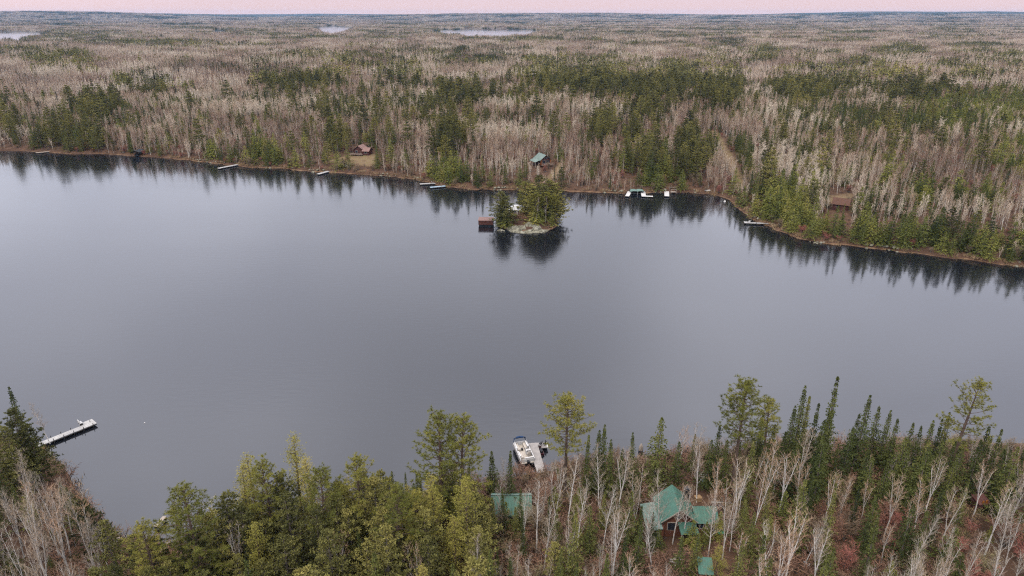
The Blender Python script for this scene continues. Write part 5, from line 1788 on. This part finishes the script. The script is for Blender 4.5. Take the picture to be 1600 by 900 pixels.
p, z = under(60, 420, 1.2, lambda p, z, s: (s > -.6) & (s < 1.3) & (nrs.uniform(0, 1, len(p)) < .5 * np.clip(hash_noise(p[:, 0], p[:, 1], 30., 4), 0, 1)))
scatter('shore_stones', stone, np.stack([p[:, 0], p[:, 1], np.maximum(z, -.1)], 1), nrs.uniform(.5, 1.7, len(p)), None, 'small pale stones scattered along the waterline')


# distant woods: blocks of trees
def block_proto(seed, size, n, kind_):
    g = random.Random(seed); q = MB()
    for i in range(n):
        x, y = g.uniform(-size / 2, size / 2), g.uniform(-size / 2, size / 2)
        if kind_ == 'bare':
            H = g.gauss(11, 1.8)
            lx, ly = g.uniform(-.6, .6), g.uniform(-.6, .6)
            q.tube([(x, y, 0), (x + lx, y + ly, H)], [.13, .03], 3, 0)
            for k in range(26):
                t = g.uniform(.35, 1.0)
                a = g.uniform(0, 6.28); l = (1.25 - t) * g.uniform(.8, 2.4) + .3
                b0 = Vector((x + lx * t, y + ly * t, H * t))
                q.blade(b0, b0 + Vector((math.cos(a) * l * .6, math.sin(a) * l * .6, l * g.uniform(.7, 1.4))), .17, g, 1)
        else:
            pine = kind_ == 'pine'
            H = g.gauss(13, 2.5) if pine else g.gauss(10, 2.2)
            R = g.uniform(2.2, 3.3) if pine else g.uniform(1.2, 1.8)
            q.tube([(x, y, 0), (x, y, H)], [.18, .04], 3, 0)
            nw = 9
            for w in range(nw):
                t = (w + g.random() * .5) / nw
                z0 = H * (.12 + .86 * t)
                rr_ = R * ((1 - t ** 1.6) ** .8 if pine else (1 - t) ** .85) + .25
                for k in range(7):
                    a = g.uniform(0, 6.28); l = rr_ * g.uniform(.6, 1.2)
                    q.leaf((x, y, z0), (x + math.cos(a) * l, y + math.sin(a) * l, z0 + g.uniform(-.5, .5) * (1 if pine else .8)), .9 if pine else .7, g, 1)
    mats = {'bare': [M['aspen_bark'], M['aspen_twig']], 'pine': [M['dark_bark'], M['white_pine']], 'spruce': [M['dark_bark'], M['spruce']]}[kind_]
    return bpy.data.objects.new(kind_ + '_block_source', q.mesh(kind_ + '_block', mats))


BS = 20.0
P2 = far_points(FARD + 6, 5200, BS * .97)
Z2, S2 = terrain(P2[:, 0], P2[:, 1])
a, b_, _ = proj(P2[:, 0], P2[:, 1], Z2)
q = (Z2 > .4) & (a > -90) & (a < 1690)
P2, Z2 = P2[q], Z2[q]
zf2 = zone_field(P2[:, 0], P2[:, 1], Z2)
u = nrs.uniform(0, 1, len(P2))
stand2 = hash_noise(P2[:, 0], P2[:, 1], 500., 91) + .6 * hash_noise(P2[:, 0], P2[:, 1], 190., 92)
extra = np.clip((stand2 - .3) * 1.8, 0, .95)
D2 = np.hypot(P2[:, 0], P2[:, 1])
extra *= np.clip((D2 - 1200) / 900, 0, 1)
isp = u < np.maximum(zf2['p'] * .8, .015 + extra * .4)
iss = ~isp & (nrs.uniform(0, 1, len(P2)) < np.maximum(np.maximum(zf2['s'], zf2['f']) * .8, .04 + extra * .75))
isb = ~isp & ~iss
zz_ = Z2 - .3
for nm, msk, kk, n_, lab in (('distant_bare_woods', isb, 'bare', 40, 'mauve bare woods running back to the horizon'), ('distant_pine_woods', isp, 'pine', 14, 'dark pine stands in the distant woods'), ('distant_spruce_woods', iss, 'spruce', 26, 'dark spruce stands in the distant woods')):
    pr = [block_proto(1000 + i + 10 * n_, BS * 1.1, n_, kk) for i in range(4)]
    pts = np.stack([P2[msk, 0], P2[msk, 1], zz_[msk]], 1)
    scatter(nm, pr, pts, nrs.uniform(.85, 1.15, len(pts)), None, lab)
P3_ = far_points(5250, 9800, 46)
Z3, S3 = terrain(P3_[:, 0], P3_[:, 1])
a, b_, _ = proj(P3_[:, 0], P3_[:, 1], Z3)
q = (Z3 > .4) & (a > -90) & (a < 1690)
P3_, Z3 = P3_[q], Z3[q]
st3 = hash_noise(P3_[:, 0], P3_[:, 1], 900., 191) + .7 * hash_noise(P3_[:, 0], P3_[:, 1], 350., 192)
ev3 = nrs.uniform(0, 1, len(P3_)) < np.clip(.22 + (st3 - .1) * 1.2, .06, .95)
for nm, msk, kk, n_, lab in (('horizon_bare_woods', ~ev3, 'bare', 40, 'bare woods fading toward the skyline'), ('horizon_evergreen_woods', ev3, 'spruce', 30, 'dark evergreen stands along the skyline')):
    pr = [block_proto(1100 + i + n_, BS * 1.1, n_, kk) for i in range(3)]
    pts = np.stack([P3_[msk, 0], P3_[msk, 1], Z3[msk] - .3], 1)
    o = scatter(nm, pr, pts, nrs.uniform(.9, 1.5, len(pts)), None, lab)
    w = np.full(len(pts), 2.3); zc = nrs.uniform(.9, 1.5, len(pts))
    o.data.attributes['scl'].data.foreach_set('vector', np.stack([w, w, zc], 1).astype(np.float32).ravel())
# lone evergreens standing over the distant bare woods
n_ = 2600
ii = nrs.choice(np.where(isb & (D2 < 3200))[0], n_, replace=False)
pts = np.stack([P2[ii, 0] + nrs.uniform(-9, 9, n_), P2[ii, 1] + nrs.uniform(-9, 9, n_), zz_[ii]], 1)
pr = [bpy.data.objects.new('lone_source', o_.data) for o_ in (block_proto(1300, .5, 1, 'pine'), block_proto(1301, .5, 1, 'spruce'), block_proto(1302, .5, 1, 'spruce'), block_proto(1303, .5, 1, 'pine'))]
scatter('lone_evergreen_woods', pr, pts, nrs.uniform(.8, 1.35, n_), None, 'single dark evergreens standing over the distant bare woods')

# ------------------------------------------------------------------ sky, sun, air
SUN_EL, SUN_AZ = math.radians(52), math.radians(205)
w = bpy.data.worlds.new('World'); scene.world = w; w.use_nodes = True
nt = w.node_tree
for n in list(nt.nodes):
    nt.nodes.remove(n)
out = nt.nodes.new('ShaderNodeOutputWorld'); bg = nt.nodes.new('ShaderNodeBackground')
nt.links.new(bg.outputs[0], out.inputs[0])
bg.inputs['Strength'].default_value = .1
sky = nt.nodes.new('ShaderNodeTexSky'); sky.sky_type = 'NISHITA'; sky.sun_disc = False
sky.sun_elevation = SUN_EL; sky.sun_rotation = SUN_AZ; sky.dust_density = 3
tc = nt.nodes.new('ShaderNodeTexCoord')
sep = nt.nodes.new('ShaderNodeSeparateXYZ'); nt.links.new(tc.outputs['Generated'], sep.inputs[0])
cl = ramp(nt, [(0.0, (11.7, 7.7, 6.6)), (.010, (10.4, 7.3, 6.9)), (.022, (9.4, 7.2, 7.6)), (.06, (10.4, 9.5, 10.6)), (.16, (12.1, 12.4, 14.3)), (.42, (16.6, 16.9, 19.2)), (.60, (22.8, 23.1, 25.8)), (.75, (18.5, 18.4, 18.6)), (1.0, (19.5, 19.2, 18.8))])
nt.links.new(sep.outputs[2], cl.inputs[0])
mp = nt.nodes.new('ShaderNodeMapping'); mp.inputs['Scale'].default_value = (1, 1, 2.2)
nt.links.new(tc.outputs['Generated'], mp.inputs['Vector'])
cn = noise(nt, mp.outputs[0], 2.2, 4, .5)
cr_ = ramp(nt, [(.3, (.80, .80, .82)), (.7, (1.16, 1.15, 1.14))])
nt.links.new(cn.outputs[0], cr_.inputs[0])
up_ = nt.nodes.new('ShaderNodeMapRange'); up_.inputs['From Min'].default_value = .05; up_.inputs['From Max'].default_value = .2
nt.links.new(sep.outputs[2], up_.inputs['Value'])
clouds = mixc(nt, up_.outputs[0], cl.outputs[0], mixc(nt, 1.0, cl.outputs[0], cr_.outputs[0], 'MULTIPLY'))

def lobe(az, el, a0, a1, gain):
    """a brighter (or darker) part of the cloud deck around one direction"""
    dv = (math.sin(math.radians(az)) * math.cos(math.radians(el)), math.cos(math.radians(az)) * math.cos(math.radians(el)), math.sin(math.radians(el)))
    n = nt.nodes.new('ShaderNodeVectorMath'); n.operation = 'DOT_PRODUCT'
    nt.links.new(tc.outputs['Generated'], n.inputs[0]); n.inputs[1].default_value = dv
    r = nt.nodes.new('ShaderNodeMapRange'); r.interpolation_type = 'SMOOTHERSTEP'
    r.inputs['From Min'].default_value = math.cos(math.radians(a1)); r.inputs['From Max'].default_value = math.cos(math.radians(a0))
    r.inputs['To Min'].default_value = 1.0; r.inputs['To Max'].default_value = gain
    nt.links.new(n.outputs['Value'], r.inputs['Value'])
    return r.outputs[0]


gain = mth(nt, 'MULTIPLY', mth(nt, 'MULTIPLY', lobe(33, 25, 2, 26, 1.38), lobe(-38, 22, 4, 28, 1.25)), lobe(-3, 36, 2, 16, .96))
gv = nt.nodes.new('ShaderNodeVectorMath'); gv.operation = 'SCALE'
nt.links.new(clouds, gv.inputs[0]); nt.links.new(gain, gv.inputs['Scale'])
nt.links.new(mixc(nt, .9, sky.outputs[0], gv.outputs[0]), bg.inputs['Color'])

sl = bpy.data.lights.new('sun', 'SUN'); sl.energy = 1.5; sl.angle = math.radians(10); sl.color = (1, .91, .79)
so = bpy.data.objects.new('sun', sl); COL.objects.link(so)
d = Vector((math.sin(SUN_AZ) * math.cos(SUN_EL), math.cos(SUN_AZ) * math.cos(SUN_EL), math.sin(SUN_EL)))
so.rotation_euler = d.to_track_quat('Z', 'Y').to_euler()

USE_HAZE = True
if USE_HAZE:
    q = MB(); zt = max(CAM_H + 12, float(GZ.max()) + 30); zb = -4.0
    q.box((0, 7400, (zt + zb) / 2), (34000, 17200, zt - zb))
    m = bpy.data.materials.new('haze'); m.use_nodes = True; nt = m.node_tree
    for n in list(nt.nodes):
        nt.nodes.remove(n)
    out = nt.nodes.new('ShaderNodeOutputMaterial'); pv = nt.nodes.new('ShaderNodeVolumePrincipled')
    pv.inputs['Color'].default_value = (.38, .63, 1.0, 1); pv.inputs['Density'].default_value = 3.2e-5; pv.inputs['Anisotropy'].default_value = .2
    nt.links.new(pv.outputs[0], out.inputs['Volume'])
    hz = q.obj('haze', m); hz['kind'] = 'stuff'
    hz['label'] = 'pale bluish air over the lake and woods'

# ------------------------------------------------------------------ labels of the trees
NEAR_LM = [('the long pale dock', 100, 680), ('the pontoon boat', 820, 712), ('the long shed', 799, 785), ('the log house', 1062, 795), ('the boatside pine', 888, 660),
           ('the tall crowning pine', 1168, 640), ('the leaning pine', 1521, 640), ('the twin broad pines', 700, 690), ('the bleached snags', 538, 850), ('the bay-head ramp', 176, 857), ('the tallest larch', 452, 730),
           ('the bayside pine', 290, 800), ('the garden shed', 1098, 880), ('the small red shed', 1530, 785), ('the spire spruce', 1310, 640), ('the inland chair', 1260, 885), ('the yellow larches', 700, 775),
           ('the two dock sections', 256, 850), ('the upended canoe', 1000, 698), ('the lumber stack', 1090, 780)]
FAR_LM = [('the sandy landing', 70, 225), ('the dark boat shelter', 217, 230), ('the first white dock', 355, 245), ('the red cabin', 567, 225), ('the fire ring lawn', 545, 258), ('the parallel docks', 675, 280), ('the islet', 825, 290),
          ('the pale-roofed cabin', 849, 243), ('the twin teal lifts', 995, 285), ('the lawn-grass trail', 1140, 250), ('the rowing boat', 1106, 285), ('the cove rock pile', 1217, 335), ('the brown cabin', 1313, 318), ('the waterline rocks', 1280, 360), ('the big cove firs', 1420, 365)]
FAR_LM[9] = ('the straw trail', 1140, 250)
ISL_LM = [('the islet cabin', 808, 325), ('the bedrock slab', 826, 355), ('the islet boathouse', 760, 345)]
ORD = ['first', 'second', 'third', 'fourth', 'fifth', 'sixth', 'seventh', 'eighth', 'ninth', 'tenth', 'eleventh', 'twelfth']
LOOK = {'red_pine': 'tall tufted pine', 'white_pine': 'soft-plumed pine', 'spruce_tree': 'narrow dark spruce', 'fir_tree': 'full green fir', 'larch_tree': 'yellow-green larch', 'birch_tree': 'bare white birch',
        'aspen_tree': 'bare tan aspen', 'maple_bush': 'reddish twiggy bush', 'alder_bush': 'tan twiggy bush', 'dead_tree': 'bleached dead snag'}
CAT = {'red_pine': 'pine tree', 'white_pine': 'pine tree', 'spruce_tree': 'spruce tree', 'fir_tree': 'fir tree', 'larch_tree': 'larch tree', 'birch_tree': 'birch tree', 'aspen_tree': 'aspen tree', 'maple_bush': 'bush', 'alder_bush': 'bush', 'dead_tree': 'dead tree'}
ZN_ = {'near': 'in the near wood', 'far': 'along the far shore', 'islet': 'on the islet'}
cells = {}
for t in REG:
    hh = H0[t['kind']][t['var']] * t['sc']
    cx_, cy_, _ = proj(t['x'], t['y'], t['z'] + hh * .7)
    lms = {'near': NEAR_LM, 'far': FAR_LM, 'islet': ISL_LM}[t['zone']]
    ds = sorted(range(len(lms)), key=lambda i: math.hypot(cx_ - lms[i][1], (cy_ - lms[i][2]) * 1.3))
    i0 = ds[0]
    dx, dy = cx_ - lms[i0][1], cy_ - lms[i0][2]
    if abs(dy) > abs(dx) * .8:
        side = 'inland' if ((dy > 0) == (t['zone'] == 'near')) else 'lakeward'
        ref = None
    else:
        side = None
        cand_ = [l for l in lms if l is not lms[i0] and (l[1] - lms[i0][1]) * dx > 0]
        ref = min(cand_, key=lambda l: abs(l[1] - lms[i0][1]) + .6 * abs(l[2] - lms[i0][2]))[0] if cand_ else 'the frame edge'
    lk = LOOK[t['kind']]
    if t['kind'] == 'birch_tree':
        lk = BIRCH_LOOK[t['var']] + ' ' + lk.replace('bare ', '')
    elif t['kind'] != 'aspen_tree':
        lim = {'red_pine': 17.5, 'white_pine': 11, 'spruce_tree': 8.5, 'fir_tree': 5.5, 'larch_tree': 14, 'maple_bush': 3.6, 'alder_bush': 3.4, 'dead_tree': 8.4}[t['kind']]
        lk = ('taller ' if hh > lim else 'shorter ') + lk.replace('tall ', '')
    t['dist'] = math.hypot(dx, dy)
    cells.setdefault((t['zone'], t['kind'], lk, lms[i0][0], side, ref), []).append(t)
for (zone, kd, lk, lm, side, ref), L_ in cells.items():
    L_.sort(key=lambda t: t['dist'])
    for r_, t in enumerate(L_):
        way = (side + ' from ' + lm) if side else ('from ' + lm + ' toward ' + ref)
        if len(L_) == 1:
            lab = f'{lk}, the only one {way}'
        elif r_ < 8 or len(L_) <= 10:
            lab = f'{lk}, {ORD[r_]} {way}'
        else:
            lab = f'{lk}, beyond the first eight {way}'
        wds = lab.split()
        if len(wds) > 16:
            wds = [q_ for q_ in wds if q_ not in ('single-stemmed', 'soft-plumed', 'narrow', 'full', 'twiggy', 'tufted', 'bare')]
        t['o']['label'] = ' '.join(wds)
        t['o']['category'] = CAT[kd]
        t['o']['group'] = {'maple_bush': 'reddish bushes', 'alder_bush': 'tan bushes', 'dead_tree': 'dead snags'}.get(kd, CAT[kd].replace(' tree', '') + ' trees') + ' ' + ZN_[zone]
print('TREES', {k: sum(1 for t in REG if t['kind'] == k) for k in PROTO}, 'near', sum(t['zone'] == 'near' for t in REG), 'scatter', len(P), len(P2))

# ------------------------------------------------------------------ render
scene.render.engine = 'CYCLES'
cy_ = scene.cycles
cy_.use_denoising = False
try:
    cy_.denoiser = 'OPENIMAGEDENOISE'
    cy_.denoising_input_passes = 'RGB_ALBEDO_NORMAL'
except Exception:
    pass
cy_.max_bounces = 5; cy_.diffuse_bounces = 0; cy_.glossy_bounces = 2; cy_.transparent_max_bounces = 4; cy_.volume_bounces = 0
cy_.use_adaptive_sampling = False
cy_.filter_width = 1.15
vs_ = scene.view_settings
scene.display_settings.display_device = 'sRGB'
vs_.view_transform = 'Standard'; vs_.look = 'None'; vs_.exposure = 0; vs_.gamma = 1
vs_.use_curve_mapping = False
